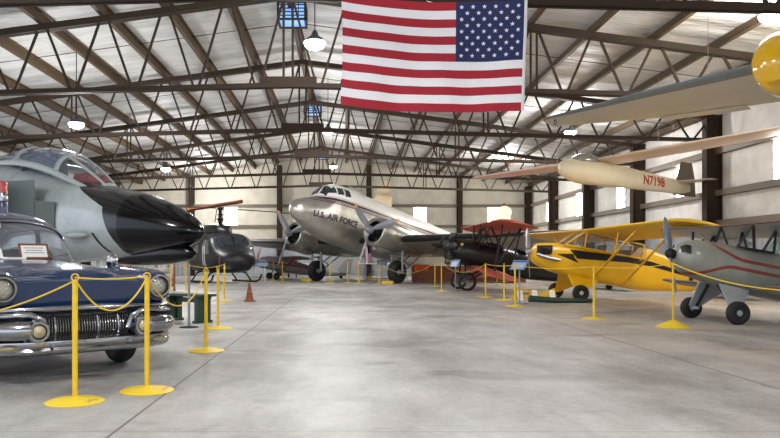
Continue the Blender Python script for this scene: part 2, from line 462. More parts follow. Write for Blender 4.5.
# ---- bright window strips
M_pane = mat('daylit translucent pane', (255, 250, 238), .4, emit=22)
M_wframe = mat('pane frame', (205, 198, 180), .5)
wn = 0
for i, X in enumerate((-8.15, -1.6, 5.36, 10.66)):
    wn += 1
    w = struct(MB().box((X, YF - .02, 4.21), (1.0, .04, 1.36)).build('window_%d' % wn, M_wframe), 'tall daylit translucent pane in the far wall')
    MB().box((X, YF - .045, 4.21), (.9, .02, 1.3)).build('pane', M_pane, w)
for y in (15.3, 21.8, 28.3, 34.6, 40.7, 46.8):
    wn += 1
    w = struct(MB().box((XR - .02, y, 4.21), (.04, 1.0, 1.36)).build('window_%d' % wn, M_wframe), 'tall daylit translucent pane in the right wall')
    MB().box((XR - .045, y, 4.21), (.02, .9, 1.3)).build('pane', M_pane, w)
# ---- ridge ventilators showing blue sky
M_sky = mat('blue daylight through vent', (120, 165, 225), .5, emit=.9)
for i, y in enumerate((20.6, 33.6, 48.3)):
    t = empty('ridge_ventilator', (XRG, y, ZRG - .5), label=['blue daylit ridge ventilator nearest the hung flag, cut by the top of the photo', 'blue daylit ridge ventilator between the second and third roof trusses', 'blue daylit ridge ventilator farthest from the viewer, above the transport plane'][i], cat='roof vent', group='ridge ventilators', kind=None)
    m = MB()
    for dx in (-.38, .38):
        for dy in (-.38, .38): m.box((dx, dy, .1), (.06, .06, .5))
    for z in (-.14, .34):
        for d in (-.38, .38): m.box((d, 0, z), (.06, .82, .05)); m.box((0, d, z), (.82, .06, .05))
    m.build('throat', M_steel_d, t)
    MB().box((0, 0, .1), (.7, .7, .44)).build('light_panel', M_sky, t)
    m = MB()
    for z in (-.03, .07, .17, .27):
        for d in (-.37, .37): m.box((d, 0, z), (.03, .7, .025)); m.box((0, d, z), (.7, .03, .025))
    for j in (-1, 0, 1):
        for d in (-.37, .37): m.box((d, j * .19, .1), (.03, .02, .44)); m.box((j * .19, d, .1), (.02, .03, .44))
    m.build('grille', M_steel_d, t)
# ---- high bay lamps
M_lamp = mat('lit lamp glass', (236, 243, 255), .3, emit=60)
M_lampb = mat('lamp housing', (70, 72, 76), .4, .6)
def lamp_at(x, y, z):
    t = empty('high_bay_lamp', (x, y, z))
    MB().lathe([(0, .1), (.02, .25), (.1, .18), (.16, .09), (.24, .06), (.3, .02)], (0, 0, .02), (0, 0, 1), 20).build('housing', M_lampb, t)
    MB().lathe([(-.12, .02), (-.11, .1), (-.07, .19), (.02, .235)], (0, 0, 0), (0, 0, 1), 20).build('lens', M_lamp, t)
    MB().tube([(0, 0, .34), (0, 0, deck(x) - z - .03)], .014, 6).build('stem', M_steel_d, t)
    return t
LAMPS = [(-.66, 15.75, 5.9, 'bright high bay lamp just left of the hung flag'), (-.68, 28.75, 6.3, 'high bay lamp above the cockpit of the transport plane, nearer of two'),
         (-.7, 41.75, 6.55, 'high bay lamp above the cockpit of the transport plane, farther of two'), (-8.3, 22.25, 5.35, 'high bay lamp above the grey jet, nearer to the viewer'),
         (-8.77, 35.25, 5.6, 'high bay lamp above the helicopter, farther from the viewer'), (9.3, 15.75, 6.5, 'bright high bay lamp above the yellow nose at the right edge'),
         (9.0, 28.75, 6.25, 'high bay lamp above the hanging glider')]
for x, y, z, lab in LAMPS:
    tag(lamp_at(x, y, z), lab, 'lamp', 'high bay lamps')
def plight(x, y, z, e):
    l = bpy.data.lights.new('lamp_and_fill_glow', 'POINT'); l.energy = e; l.shadow_soft_size = .35; l.color = (1, .98, .96)
    o = bpy.data.objects.new('lamp_and_fill_glow', l); COL.objects.link(o); o.location = (x, y, z)
def light(name, x, y, z, e, r=.3, col=(1, .98, .96)):
    l = bpy.data.lights.new(name, 'AREA'); l.shape = 'DISK'; l.size = .5; l.energy = e; l.color = col; l.spread = R(170)
    o = bpy.data.objects.new(name, l); COL.objects.link(o); o.location = (x, y, z); return o
for x, y, z, lab in LAMPS: plight(x, y, z - .3, 640)
for x, y, z in ((-9, 9.25, 5.5), (-9, -3.75, 5.5), (9, 2.75, 6.2), (9, 41.75, 6.2), (-.7, 2.75, 6.2), (-9, 47.5, 5.6)): plight(x, y, z, 720)  # extra unseen point lights with no fixture, added to brighten the hall
# ---- daylight through the open hangar door behind the camera
w = bpy.data.worlds.new('sky'); SC.world = w; w.use_nodes = True
bg = w.node_tree.nodes['Background']; bg.inputs[0].default_value = lin((226, 236, 250)); bg.inputs[1].default_value = 1.6
# ---- camera (level, with the rise and shift that keep the columns upright)
cam = bpy.data.cameras.new('camera'); co = bpy.data.objects.new('camera', cam); COL.objects.link(co)
co.location = (0, 0, CAMZ); co.rotation_euler = (R(90), 0, 0)
cam.sensor_fit = 'HORIZONTAL'; cam.sensor_width = 36; cam.lens = 36 * F / 780
cam.shift_x = (390 - 345) / 780; cam.shift_y = (259 - 219) / 780
cam.clip_end = 200; SC.camera = co
vs = SC.view_settings; vs.view_transform = 'Standard'; vs.look = 'None'; vs.gamma = 1; vs.use_curve_mapping = False; vs.exposure = .14
# ================================================================ aircraft
def heading(hx, hy): return math.atan2(hy, hx)
# ---------------------------------------------------------------- silver transport
def f_c47(nt, c, b):
    p = nt.xyz(); z = p[2]; x = p[0]
    n = nt.noise(nt.obj(), 2.2, 5, .65)
    pl = nt.math('GREATER_THAN', nt.math('ABSOLUTE', nt.math('SUBTRACT', nt.math('MODULO', nt.math('ADD', x, 40.0), 1.1), .55)), .538)
    silver = nt.mix(nt.ramp(n, .3, .7), lin((168, 164, 156)), lin((206, 203, 196)))
    silver = nt.mix(nt.math('MULTIPLY', pl, .35), silver, lin((110, 106, 100)))
    z0 = nt.math('ADD', 3.34, nt.math('MULTIPLY', nt.math('SUBTRACT', 3.0, x), .012))
    top = nt.math('GREATER_THAN', z, nt.math('ADD', z0, .25))
    col = nt.mix(top, silver, lin((238, 236, 229)))
    for lo, hi, cc in ((.0, .045, (40, 46, 62)), (.075, .115, (150, 44, 44)), (.15, .27, (36, 42, 60)), (.31, .335, (150, 44, 44))):
        d = nt.math('SUBTRACT', z, z0)
        col = nt.mix(nt.band(d, lo, hi), col, lin(cc))
        top = nt.math('MAXIMUM', top, nt.band(d, lo, hi))
    nt.put(b.inputs['Metallic'], nt.math('SUBTRACT', .85, nt.math('MULTIPLY', top, .85)))
    nt.put(b.inputs['Roughness'], nt.math('ADD', .24, nt.math('MULTIPLY', n, .22)))
    return col
def f_alu(nt, c, b):
    p = nt.xyz(); n = nt.noise(nt.obj(), 3, 4, .6)
    return nt.mix(nt.ramp(n, .3, .7), lin((150, 147, 140)), lin((196, 193, 186)))
M_c47 = mat('silver skin with blue and red stripes', (190, 188, 182), .3, .85, fn=f_c47)
M_alu = mat('bare aluminium', (182, 180, 174), .34, .85, fn=f_alu)
M_alud = mat('dull wing aluminium', (150, 146, 136), .5, .35, var=.2, vscale=1.5)
M_boot = mat('black rubber boot', (24, 25, 28), .55)
M_dark = mat('dark engine metal', (30, 30, 31), .5, .5, var=.3, vscale=12)
M_cyl = mat('engine cylinder metal', (74, 72, 70), .45, .7)
M_prop = mat('grey propeller metal', (150, 152, 158), .38, .6, var=.1)
M_orange = mat('orange blade tip', (232, 150, 40), .5)
M_glassd = mat('dark cockpit glass', (40, 48, 56), .06, coat=1.)
M_glass = mat('clear canopy glass', (120, 130, 134), .04, alpha=.18, coat=1.)
M_ink = mat('dark lettering', (34, 36, 44), .5)

def radial_engine(parent, c, r, n, axis_len=.35, name='engine'):
    mb = MB(); c = Vector(c)
    mb.lathe([(-.2, r * .45), (.1, r * .45), (.2, r * .3), (.28, r * .16), (.36, r * .1)], c, (1, 0, 0), 24)
    e = mb.build(name, M_dark, parent)
    m = MB()
    for k in range(n):
        a = 2 * pi * k / n + .2; d = Vector((0, cos(a), sin(a)))
        for i in range(5): m.cyl(c + d * r * (.42 + .09 * i), c + d * r * (.42 + .09 * i + .055), r * .19, n=10)
        m.cyl(c + d * r * .84, c + d * r * .96, r * .15, r * .1, n=10)
    m.build('cylinders', M_cyl, e)
    m = MB()
    for k in range(n):
        a = 2 * pi * k / n + .2; d = Vector((0, cos(a), sin(a))); t = Vector((0, -sin(a), cos(a)))
        for s in (-.05, .05): m.cyl(c + Vector((.14, 0, 0)) + d * r * .35 + t * s * r, c + Vector((.1, 0, 0)) + d * r * .92 + t * s * r * 1.6, .012, n=5)
    m.build('push_rods', M_black, e)
    return e
def propeller(parent, c, angs, length, chord, mats, tip=0, hub=.16, hubmat=None, twist=35, spin=None):
    mb = MB(); prof = spin or [(-.12, hub * .7), (-.05, hub), (.06, hub), (.16, hub * .7), (.26, hub * .45), (.32, .01)]
    mb.lathe(prof, c, (1, 0, 0), 20)
    p = mb.build('propeller', hubmat or M_prop, parent)
    for a in angs: blade_mb(c, length, chord, R(a), tip=tip, twist=twist, root=hub * .6, thick=chord * .11).build('blade', mats, p)
    return p

c47 = empty('transport_plane', (.42, 37.0, 0), heading(-.69, -.724), R(11.5),
            label='big silver twin propeller transport plane marked U.S. AIR FORCE at the far end', cat='airplane')
FU = Fus([(4.95, .06, 2.86, 2.72, 2), (4.88, .4, 3.02, 2.5, 2), (4.6, .86, 3.22, 2.24, 2), (4.2, 1.2, 3.38, 2.14, 2), (3.7, 1.56, 3.56, 1.96, 2.1), (3.45, 1.72, 3.68, 1.88, 2.3), (2.95, 1.98, 4.34, 1.76, 2.5), (2.4, 2.2, 4.5, 1.64, 2.6),
          (1.7, 2.26, 4.53, 1.62, 2.5), (.5, 2.36, 4.52, 1.6, 2.2), (-4, 2.4, 4.44, 1.62, 2.1), (-7, 2.2, 4.36, 1.8, 2.1), (-10, 1.7, 4.28, 2.35, 2.1), (-13, .95, 4.22, 3.1, 2), (-14.8, .35, 4.12, 3.6, 2), (-15.2, .06, 4.0, 3.8, 2)])
mb = MB(); FU.body(mb, nx=110, N=48); mb.build('fuselage', M_c47, c47)
for sd in (1, -1):
    m = MB()
    an = lambda a: a if sd > 0 else 180 - a
    FU.patch(m, ((3.36, an(86)), (3.02, an(87)), (3.06, an(58)), (3.38, an(52))), .012); m.build('windshield_pane', M_glassd, c47)
    for xa, xb, za in ((3.2, 2.9, 4.0), (2.82, 2.5, 4.2), (2.4, 2.05, 4.24)):
        m = MB(); FU.zpatch(m, ((xa, za), (xb, 4.24), (xb, 3.9), (xa + .04, 3.84)), sd, .012); m.build('cockpit_window', M_glassd, c47)
    for k in range(7):
        x = -.6 - 1.05 * k
        m = MB(); FU.zpatch(m, ((x, 3.36), (x - .42, 3.36), (x - .42, 3.06), (x, 3.06)), sd, .012, 4, 3); m.build('cabin_window', M_glassd, c47)
    m = MB(); vs_ = None
    FU.text(m, 'U.S. AIR FORCE',   .42, 4.05 if sd > 0 else 1.45, 2.5, 2.6, sd, .012, bold=.012, dirx=-sd); m.build('lettering', M_ink, c47)
# wing: straight centre section and tapered outer panels with black boots
for sd in (1, -1):
    m = MB()
    wing(m, [(sd * .6, .9, 2.0, 4.3, .15), (sd * 4.3, .9, 2.02, 4.2, .15), (sd * 14.0, -1.75, 2.86, 1.35, .1)], le=1, lej=(6, 9))
    m.build('wing', [M_alud, M_boot], c47)
    e = empty('engine_nacelle', (0, 0, 0)); e.parent = c47
    bpy.data.objects.remove(e)
    yc, zc = sd * 2.82, 2.14
    m = MB(); m.lathe([(2.02, .5), (2.1, .58), (2.08, .64), (1.9, .7), (1.5, .74), (.9, .73), (.2, .68), (-1, .55), (-2.4, .28), (-3.2, .06)], (0, yc, zc), (1, 0, 0), 32, c0=False)
    m.lathe([(2.02, .5), (1.6, .5), (1.58, .02)], (0, yc, zc), (1, 0, 0), 32, c0=False, mi=1)
    nc = m.build('engine_nacelle', [M_alu, M_black], c47)
    m = MB(); m.ball((1.2, yc, zc - .72), (.7, .2, .17), 14, 8); m.lathe([(.0, .1), (.02, .14), (-.1, .15)], (1.85, yc, zc - .74), (1, 0, 0), 14); m.build('oil_cooler', M_alu, nc)
    radial_engine(nc, (1.72, yc, zc), .5, 9)
    propeller(c47, (2.34, yc, zc), (14, 134, 254), 1.74, .3, [M_prop, M_orange], tip=.1, hub=.2)
    g = MB()
    for dy in (-.34, .34): g.cyl((0, yc + dy, .56), (.25, yc + dy, 1.75), .06, n=10); g.cyl((0, yc + dy, .56), (-1.3, yc + dy, 1.7), .035, n=8)
    g.cyl((0, yc - .36, .56), (0, yc + .36, .56), .06, n=10); g.cyl((.16, yc - .34, 1.3), (.16, yc + .34, 1.3), .045, n=8)
    for dy in (-.34, .34): g.cyl((-.5, yc + dy, 1.02), (.16, yc - dy * .2, 1.35), .03, n=6)
    lg = g.build('landing_gear', M_steelgrey, c47)
    a, b = MB(), MB(); wheel_mb(a, b, (0, yc, .565), .565, .44); a.build('tyre', M_rubber, lg); b.build('wheel_hub', M_alu, lg)
for sd in (1, -1):
    m = MB(); wing(m, [(sd * .1, -12.7, 3.86, 2.3, .1), (sd * 4.0, -13.5, 3.9, 1.1, .08)], sym=True); m.build('tailplane', M_alud, c47)
m = MB(); wing(m, [(3.9, -10.2, 0, 4.6, .07), (4.6, -11.0, 0, 4.0, .07), (6.3, -12.1, 0, 2.7, .07), (7.0, -12.6, 0, 1.7, .07)], vert=True); m.build('tail_fin', mat('pale fin paint', (226, 219, 200), .5, var=.06), c47)
m = MB(); m.ball((-13.4, 0, 7.62), .09); m.build('beacon', mat('red beacon', (170, 30, 28), .3), c47)
g = MB(); g.cyl((-12.0, 0, 2.65), (-11.6, 0, 3.2), .06); tw = g.build('tail_wheel_strut', M_steelgrey, c47)
a, b = MB(), MB(); wheel_mb(a, b, (-12.1, 0, 2.465 + .25), .25, .18); a.build('tyre', M_rubber, tw); b.build('wheel_hub', M_alu, tw)
m = MB()
m.tube([(1.3, 0, 4.48), (1.28, 0, 4.75), (.3, 0, 4.78), (.25, 0, 4.46)], .025, 6); m.build('antenna', M_steelgrey, c47)

# ---------------------------------------------------------------- grey jet with black radome
def f_jet(nt, c, b):
    x, y, z = nt.xyz(); n = nt.noise(nt.obj(), 1.6, 5, .6)
    grey = nt.mix(nt.ramp(n, .3, .7), lin((146, 154, 156)), lin((172, 179, 180)))
    for xs in (-4.45, -6.3, -8.2, -9.6):
        grey = nt.mix(nt.math('MULTIPLY', nt.band(x, xs - .008, xs + .008), .55), grey, lin((92, 98, 100)))
    edge = nt.math('SUBTRACT', -2.05, nt.math('MULTIPLY', nt.ramp(z, 1.5, 2.25), .34))
    edge = nt.math('SUBTRACT', edge, nt.math('MULTIPLY', nt.ramp(z, 2.28, 3.0), 1.75))
    return nt.mix(nt.math('GREATER_THAN', x, edge), grey, lin((14, 14, 17)))
M_jet = mat('grey jet paint with black nose panel', (158, 166, 168), .26, fn=f_jet, coat=.25)
M_jetg = mat('grey jet paint', (150, 158, 159), .32, var=.08, coat=.2)
M_jetd = mat('dark grey green panel', (78, 86, 85), .5, var=.12)
jet = empty('fighter_jet', (-2.76, 14.0, 0), heading(.78, -.626), 0, label='grey jet fighter with a glossy black nose, parked behind the blue car', cat='jet')
JF = Fus([(0, .04, 1.75, 1.71, 2), (-.08, .22, 1.86, 1.6, 2), (-.39, .62, 2.06, 1.47, 2), (-1.02, 1.02, 2.33, 1.36, 2), (-1.86, 1.34, 2.58, 1.27, 2.05), (-2.76, 1.54, 2.76, 1.2, 2.1), (-3.4, 1.62, 2.88, 1.17, 2.15),
          (-4.4, 1.7, 3.02, 1.12, 2.2), (-6, 1.8, 3.36, 1.08, 2.3), (-8, 1.9, 3.72, 1.05, 2.4), (-9.5, 2.0, 3.78, 1.05, 2.4), (-12, 2.2, 3.6, 1.0, 2.4), (-13.5, 2.1, 3.4, 1.05, 2.4)])
mb = MB(); JF.body(mb, -13.5, -1.9, nx=60, N=48, c1=False); mb.build('fuselage', M_jet, jet)
mb = MB(); JF.body(mb, -1.9, 0, nx=36, N=48, c0=False); rd = mb.build('radome', M_blackg, jet)
POD = Fus([(-.22, .04, 1.33, 1.29, 2), (-.3, .14, 1.4, 1.22, 2), (-.6, .3, 1.5, 1.14, 2), (-1.2, .38, 1.55, 1.08, 2), (-2.0, .36, 1.5, 1.06, 2), (-2.8, .2, 1.4, 1.08, 2)])
mb = MB(); POD.body(mb, nx=24, N=24); mb.build('chin_pod', M_blackg, jet)
CN = Fus([(-2.95, .42, 2.7, 2.5, 2), (-3.3, .66, 2.98, 2.4, 2), (-4.15, .98, 3.47, 2.5, 2.1), (-4.7, 1.08, 3.72, 2.6, 2.1), (-5.6, 1.14, 3.92, 2.8, 2.1), (-6.4, 1.14, 3.97, 2.95, 2.1), (-7.2, 1.06, 3.95, 3.1, 2.1), (-8.2, .86, 3.86, 3.2, 2.1), (-9.6, .5, 3.76, 3.3, 2.1)])
# canopy frames and spine
def frame(x0, x1, a0=14, a1=166):
    m = MB(); CN.patch(m, ((x0, a0), (x1, a0), (x1, a1), (x0, a1)), .0, 3, 26); m.build('canopy_frame', M_jetg, jet, solid=.03)
frame(-6.2, -6.42); frame(-4.42, -4.56); frame(-7.85, -9.55, 0, 180); frame(-3.02, -3.16)
for sd in (1, -1):
    an = lambda a: a if sd > 0 else 180 - a
    m = MB(); CN.patch(m, ((-3.05, an(66)), (-4.5, an(68)), (-4.5, an(60)), (-3.05, an(56))), .005, 12, 2); m.build('canopy_frame', M_jetg, jet, solid=.03)
    m = MB(); CN.patch(m, ((-3.0, an(10)), (-8.0, an(24)), (-8.0, an(8)), (-3.0, an(-8))), .0, 30, 3); m.build('canopy_sill', M_jetg, jet, solid=.03)
    m = MB(); CN.patch(m, ((-3.1, an(10)), (-4.46, an(13)), (-4.46, an(60)), (-3.1, an(58))), -.01, 12, 10); m.build('windshield', M_glass, jet)
M_tint = mat('smoky canopy glass', (104, 116, 140), .05, alpha=.62, coat=1.)
m = MB(); CN.patch(m, ((-3.1, 66), (-4.46, 68), (-4.46, 112), (-3.1, 114)), -.01, 12, 6); m.build('windshield', M_glass, jet)
m = MB(); CN.patch(m, ((-4.5, 14), (-6.25, 20), (-6.25, 160), (-4.5, 166)), -.008, 12, 26); m.build('canopy_glass', M_tint, jet)
m = MB(); CN.patch(m, ((-6.38, 20), (-7.9, 24), (-7.9, 156), (-6.38, 160)), -.008, 12, 26); m.build('canopy_glass', M_tint, jet)
M_red = mat('dark red seat cloth', (128, 34, 32), .7, var=.2)
for x in (-5.35, -7.0):
    m = MB(); m.box((x, 0, 3.3), (.14, .5, .6), rot=Matrix.Rotation(R(-14), 3, 'Y')); m.box((x + .03, 0, 3.66), (.16, .34, .12)); m.build('ejection_seat', M_jetd, jet, bevel=.03)
for x in (-3.9,):
    m = MB(); m.box((x, 0, 3.02), (.5, .62, .22)); m.build('instrument_cover', M_red, jet, bevel=.05)
m = MB(); m.box((-6.32, 0, 3.4), (.05, .8, .7)); m.build('cockpit_bulkhead', M_jetd, jet)
for sd in (1, -1):
    # splitter plate, duct and nose-side scoop
    m = MB(); m.prism([(-4.4, sd * 1.06, 1.62), (-4.4, sd * 1.06, 2.95), (-5.6, sd * 1.06, 3.0), (-7.4, sd * 1.06, 3.0), (-7.4, sd * 1.06, 1.5), (-5.2, sd * 1.06, 1.5)], (0, sd * .03, 0)); m.build('splitter_plate', M_jetd, jet)
    m = MB(); m.prism([(-3.95, sd * .84, 1.8), (-3.95, sd * .84, 2.45), (-4.42, sd * 1.06, 2.5), (-4.42, sd * 1.06, 1.7)], (0, sd * .02, 0)); m.build('intake_ramp', M_jetd, jet)
    D = MB(); ri = []
    for x, k in ((-5.75, 1.0), (-6.6, 1.06), (-9, 1.1), (-13.4, .6)):
        ri.append([(x + (.0 if q[1] < 0 else .0), sd * (1.42 + (q[0] * .36 * k)), 2.22 + q[1] * .74 * k) for q in [(cos(t) * (abs(cos(t)) ** 3 + abs(sin(t)) ** 3) ** (-1 / 3), sin(t) * (abs(cos(t)) ** 3 + abs(sin(t)) ** 3) ** (-1 / 3)) for t in [2 * pi * j / 28 for j in range(28)]]])
    D.loft(ri, False, True); D.loft([ri[0], [(p[0] - .9, p[1], p[2]) for p in ri[0]]], False, True, 1); D.build('intake_duct', [M_jetg, M_black], jet)
    m = MB(); wing(m, [(sd * 1.3, -7.6, 1.55, 6.0, .05), (sd * 4.2, -9.8, 1.6, 3.6, .05)], tip1=False); m.build('wing', M_jetg, jet)
    g = MB(); g.cyl((-10.4, sd * 2.2, .42), (-10.4, sd * 2.1, 1.5), .09); lg = g.build('landing_gear', M_white, jet)
    a, b = MB(), MB(); wheel_mb(a, b, (-10.4, sd * 2.35, .38), .38, .26); a.build('tyre', M_rubber, lg); b.build('wheel_hub', M_white, lg)
m = MB(); m.lathe([(0, .02), (.06, .06), (.3, .085), (.6, .07), (.8, .02)], (-3.5, -.86, 1.72), (1, .05, -.02), 14); m.build('nose_scoop', M_jetg, jet)
m = MB(); JF.zpatch(m, ((-2.62, 1.75), (-2.7, 1.75), (-2.5, 1.34), (-2.42, 1.34)), -1, .008, 3, 6); m.build('vent_slot', M_black, jet)
m = MB(); m.prism([(-1.3, -.01, 2.4), (-1.42, -.01, 2.52), (-1.5, -.01, 2.46)], (0, .02, 0)); m.build('antenna', M_white, jet)
g = MB(); g.cyl((-3.5, 0, .3), (-3.4, 0, 1.3), .07); g.box((-3.75, .3, .95), (.8, .03, .55)); lg = g.build('nose_gear', M_white, jet)
for dy in (-.16, .16):
    a, b = MB(), MB(); wheel_mb(a, b, (-3.5, dy, .24), .24, .14); a.build('tyre', M_rubber, lg); b.build('wheel_hub', M_white, lg)

# ---------------------------------------------------------------- dark helicopter
M_heli = mat('charcoal helicopter paint', (24, 25, 28), .4, var=.15, vscale=3)
M_helig = mat('tinted helicopter glass', (46, 52, 58), .06, alpha=.75, coat=1.)
heli = empty('helicopter', (-6.35, 37.2, 0), heading(.5, -.866), 0, label='dark charcoal helicopter with a rounded nose and skids behind the jet nose', cat='helicopter')
HF = Fus([(2.75, .1, 1.2, 1.0, 2), (2.68, .9, 1.42, .78, 2), (2.45, 1.55, 1.58, .62, 2.1), (2.05, 2.0, 1.74, .54, 2.3), (1.8, 2.2, 1.88, .52, 2.5), (1.2, 2.4, 2.44, .5, 3.4), (.6, 2.46, 2.52, .5, 3.6), (-1.6, 2.5, 2.52, .5, 3.6), (-2.4, 2.1, 2.45, .62, 2.8), (-3.2, 1.3, 2.2, 1.0, 2.3), (-4, .8, 2.1, 1.3, 2), (-8.4, .36, 2.05, 1.7, 2)])
mb = MB(); HF.body(mb, nx=60, N=40); mb.build('fuselage', M_heli, heli)
for sd in (1, -1):
    an = lambda a: a if sd > 0 else 180 - a
    m = MB(); HF.patch(m, ((1.76, an(87)), (1.28, an(87)), (1.28, an(46)), (1.76, an(36))), .012); m.build('windshield', M_glassd, heli)
    m = MB(); HF.patch(m, ((2.62, an(-24)), (2.25, an(-14)), (2.1, an(-42)), (2.5, an(-52))), .012); m.build('chin_window', M_glassd, heli)
    m = MB(); HF.zpatch(m, ((1.2, 2.1), (.55, 2.2), (.55, 1.45), (1.4, 1.45)), sd, .012); m.build('door_window', M_glassd, heli)
    m = MB(); HF.zpatch(m, ((-.1, 2.15), (-1.3, 2.15), (-1.3, 1.5), (-.1, 1.5)), sd, .012); m.build('door_window', M_glassd, heli)
    for x in (.86, .62): 
        m = MB(); HF.zpatch(m, ((x, 1.85), (x - .12, 1.85), (x - .12, .75), (x, .75)), sd, .014); m.build('white_stripe', M_white, heli)
    g = MB(); g.tube([(2.2, sd * 1.25, .42), (1.95, sd * 1.25, .16), (1.5, sd * 1.25, .07), (-1.7, sd * 1.25, .05)], .05, 8)
    for x in (.9, -1.1): g.tube([(x, sd * .5, .62), (x, sd * .95, .5), (x, sd * 1.22, .1)], .045, 8)
    g.build('skid', M_black, heli)
EG = Fus([(.7, .3, 2.75, 2.4, 2), (.3, .9, 2.95, 2.35, 2.5), (-1.2, 1.1, 3.05, 2.35, 2.6), (-2.6, .8, 2.75, 2.2, 2.2), (-3.3, .4, 2.5, 2.1, 2)])
mb = MB(); EG.body(mb, nx=20, N=24); mb.build('engine_cowling', M_heli, heli)
m = MB(); m.lathe([(2.9, .16), (3.05, .09), (3.2, .07), (3.24, .2), (3.29, .2), (3.33, .06), (3.45, .06), (3.48, .16), (3.52, .16), (3.55, .05), (3.72, .05), (3.75, .16), (3.86, .16), (3.9, .06)], (-.25, 0, 0), (0, 0, 1), 16)
for a in (0, pi / 2, pi, 3 * pi / 2): m.cyl((-.25 + .3 * cos(a), .3 * sin(a), 3.1), (-.25 + .2 * cos(a), .2 * sin(a), 3.75), .025, n=6)
ms = m.build('rotor_mast', M_dark, heli)
M_wood = mat('orange brown painted wood', (138, 76, 50), .5, var=.35, vscale=3)
def rotor(sg, mats, nm, droop, az):
    m = MB(); d = Vector((cos(az), sin(az), 0)) * sg; t = Vector((-sin(az), cos(az), 0)); r = []
    for k in range(9):
        q = k / 8; p = Vector((-.25, 0, 3.82)) + d * (.3 + 6.7 * q) + Vector((0, 0, droop * q * q))
        w = .25 if k else .12
        r.append([p + t * w, p + t * w * .3 + Vector((0, 0, .04)), p - t * w, p - t * w * .3 - Vector((0, 0, .02))])
    m.loft(r); return m.build(nm, mats, ms)
az = heading(.72, .69) - heading(.5, -.866)
rotor(1, M_dark, 'rotor_blade', -.12, az)
rotor(-1, M_dark, 'rotor_blade', .0, az)
m = MB(); q = Vector((cos(az - .55), sin(az - .55), 0)); w_ = Vector((-q.y, q.x, 0)); r = []
for k, w in ((-1.7, .1), (-1.3, .26), (-.4, .34), (.5, .26), (1.0, .1), (1.15, .06)):
    p = Vector((-.25, 0, 4.0 + .17 * k)) + q * k; r.append([p + w_ * w, p + Vector((0, 0, .11)), p - w_ * w, p - Vector((0, 0, .08))])
m.loft(r); m.build('stabilizer_bar', M_wood, heli)
m = MB(); wing(m, [(2.0, -7.6, 0, 1.1, .1), (3.7, -8.6, 0, .8, .08)], vert=True); m.build('tail_fin', M_heli, heli)
m = MB(); m.cyl((-8.6, .3, 3.3), (-8.6, .36, 3.3), .1); m.beam((-8.6, .34, 2.1), (-8.6, .34, 4.5), .16, .02); m.build('tail_rotor', M_dark, heli)
m = MB(); m.box((2.3, -.98, 1.1), (.05, .03, .6)); m.build('red_streamer', mat('red streamer cloth', (150, 40, 48), .7), heli)

# ---------------------------------------------------------------- black and red biplane
M_bip = mat('black fabric skin', (20, 20, 22), .32, var=.1)
M_brick = mat('faded red wing fabric', (196, 94, 74), .5, var=.2, vscale=2)
bip = empty('biplane', (4.52, 28.1, 0), heading(-1, -.03), R(12), label='black biplane with faded red wings and a bare radial engine, behind the yellow plane', cat='airplane')
BF = Fus([(.75, .5, 1.78, 1.22, 2), (.5, .85, 1.92, 1.05, 2.1), (0, .95, 1.98, .95, 2.3), (-1, .95, 1.98, .9, 2.4), (-2.2, .85, 1.92, .92, 2.4), (-4, .5, 1.8, 1.15, 2.2), (-6, .12, 1.68, 1.5, 2)])
mb = MB(); BF.body(mb, nx=40, N=32); mb.build('fuselage', M_bip, bip)
radial_engine(bip, (.72, 0, 1.5), .68, 7)
propeller(bip, (1.2, 0, 1.5), (20, 200), 1.15, .18, [M_dark], hub=.09, hubmat=M_dark)
m = MB(); wing(m, [(-3.3, -.1, 2.62, 1.45, .11), (0, -.1, 2.62, 1.45, .11), (3.3, -.1, 2.62, 1.45, .11)], tip0=True); m.build('upper_wing', M_brick, bip)
for sd in (1, -1):
    m = MB(); wing(m, [(sd * .4, -.1, .98, 1.4, .09), (sd * 3.2, -.1, .7, 1.4, .08)]); m.build('lower_wing', M_brick, bip)
    for nm, L in (('interplane_struts', (((-.55, 2.5, .9), (-.5, 2.5, 2.6)), ((-1.15, 2.5, .9), (-1.15, 2.5, 2.6)), ((-.55, 2.5, .9), (-1.15, 2.5, 2.6)))),
                  ('cabane_struts', (((-.2, .42, 1.9), (-.5, .65, 2.6)), ((-.2, .42, 1.9), (-.1, .65, 2.62)), ((-1.1, .42, 1.9), (-1.25, .65, 2.58)), ((-1.1, .42, 1.9), (-.5, .65, 2.6)), ((-.2, .42, 1.9), (-1.1, .42, 1.9))))):
        m = MB()
        for a, b in L: m.beam((a[0], a[1] * sd, a[2]), (b[0], b[1] * sd, b[2]), .05, .05)
        m.build(nm, M_black, bip)
    g = MB()
    for a, b in (((0, .8, .36), (.15, .4, 1.05)), ((0, .8, .36), (-.8, .4, .98)), ((0, .8, .36), (0, -.1, .5))): g.cyl((a[0], a[1] * sd, a[2]), (b[0], b[1] * sd, b[2]), .035, n=8)
    lg = g.build('landing_gear', M_black, bip)
    a = MB(); a.lathe([(-.08, .26), (-.1, .3), (-.06, .35), (.06, .35), (.1, .3), (.08, .26)], (0, sd * .85, .35), (0, 1, 0), 28, False, False)
    q = len(a.v) - 28; a.f += [[28 * 5 + j, 28 * 5 + (j + 1) % 28, (j + 1) % 28, j] for j in range(28)]; a.m += [0] * 28
    a.build('tyre', M_rubber, lg)
    b = MB(); b.cyl((0, sd * .85 - .12, .35), (0, sd * .85 + .12, .35), .05)
    for k in range(16):
        t = 2 * pi * k / 16; b.cyl((0, sd * .85 + (.09 if k % 2 else -.09), .35), (.27 * cos(t), sd * .85, .35 + .27 * sin(t)), .008, n=4)
    b.build('spoked_wheel', M_steelgrey, lg)
for x in (-.9, -2.0):
    m = MB(); m.lathe([(0, .3), (.05, .33), (.09, .3)], (x, 0, 1.93), (0, 0, 1), 20); m.build('cockpit_coaming', M_dark, bip)
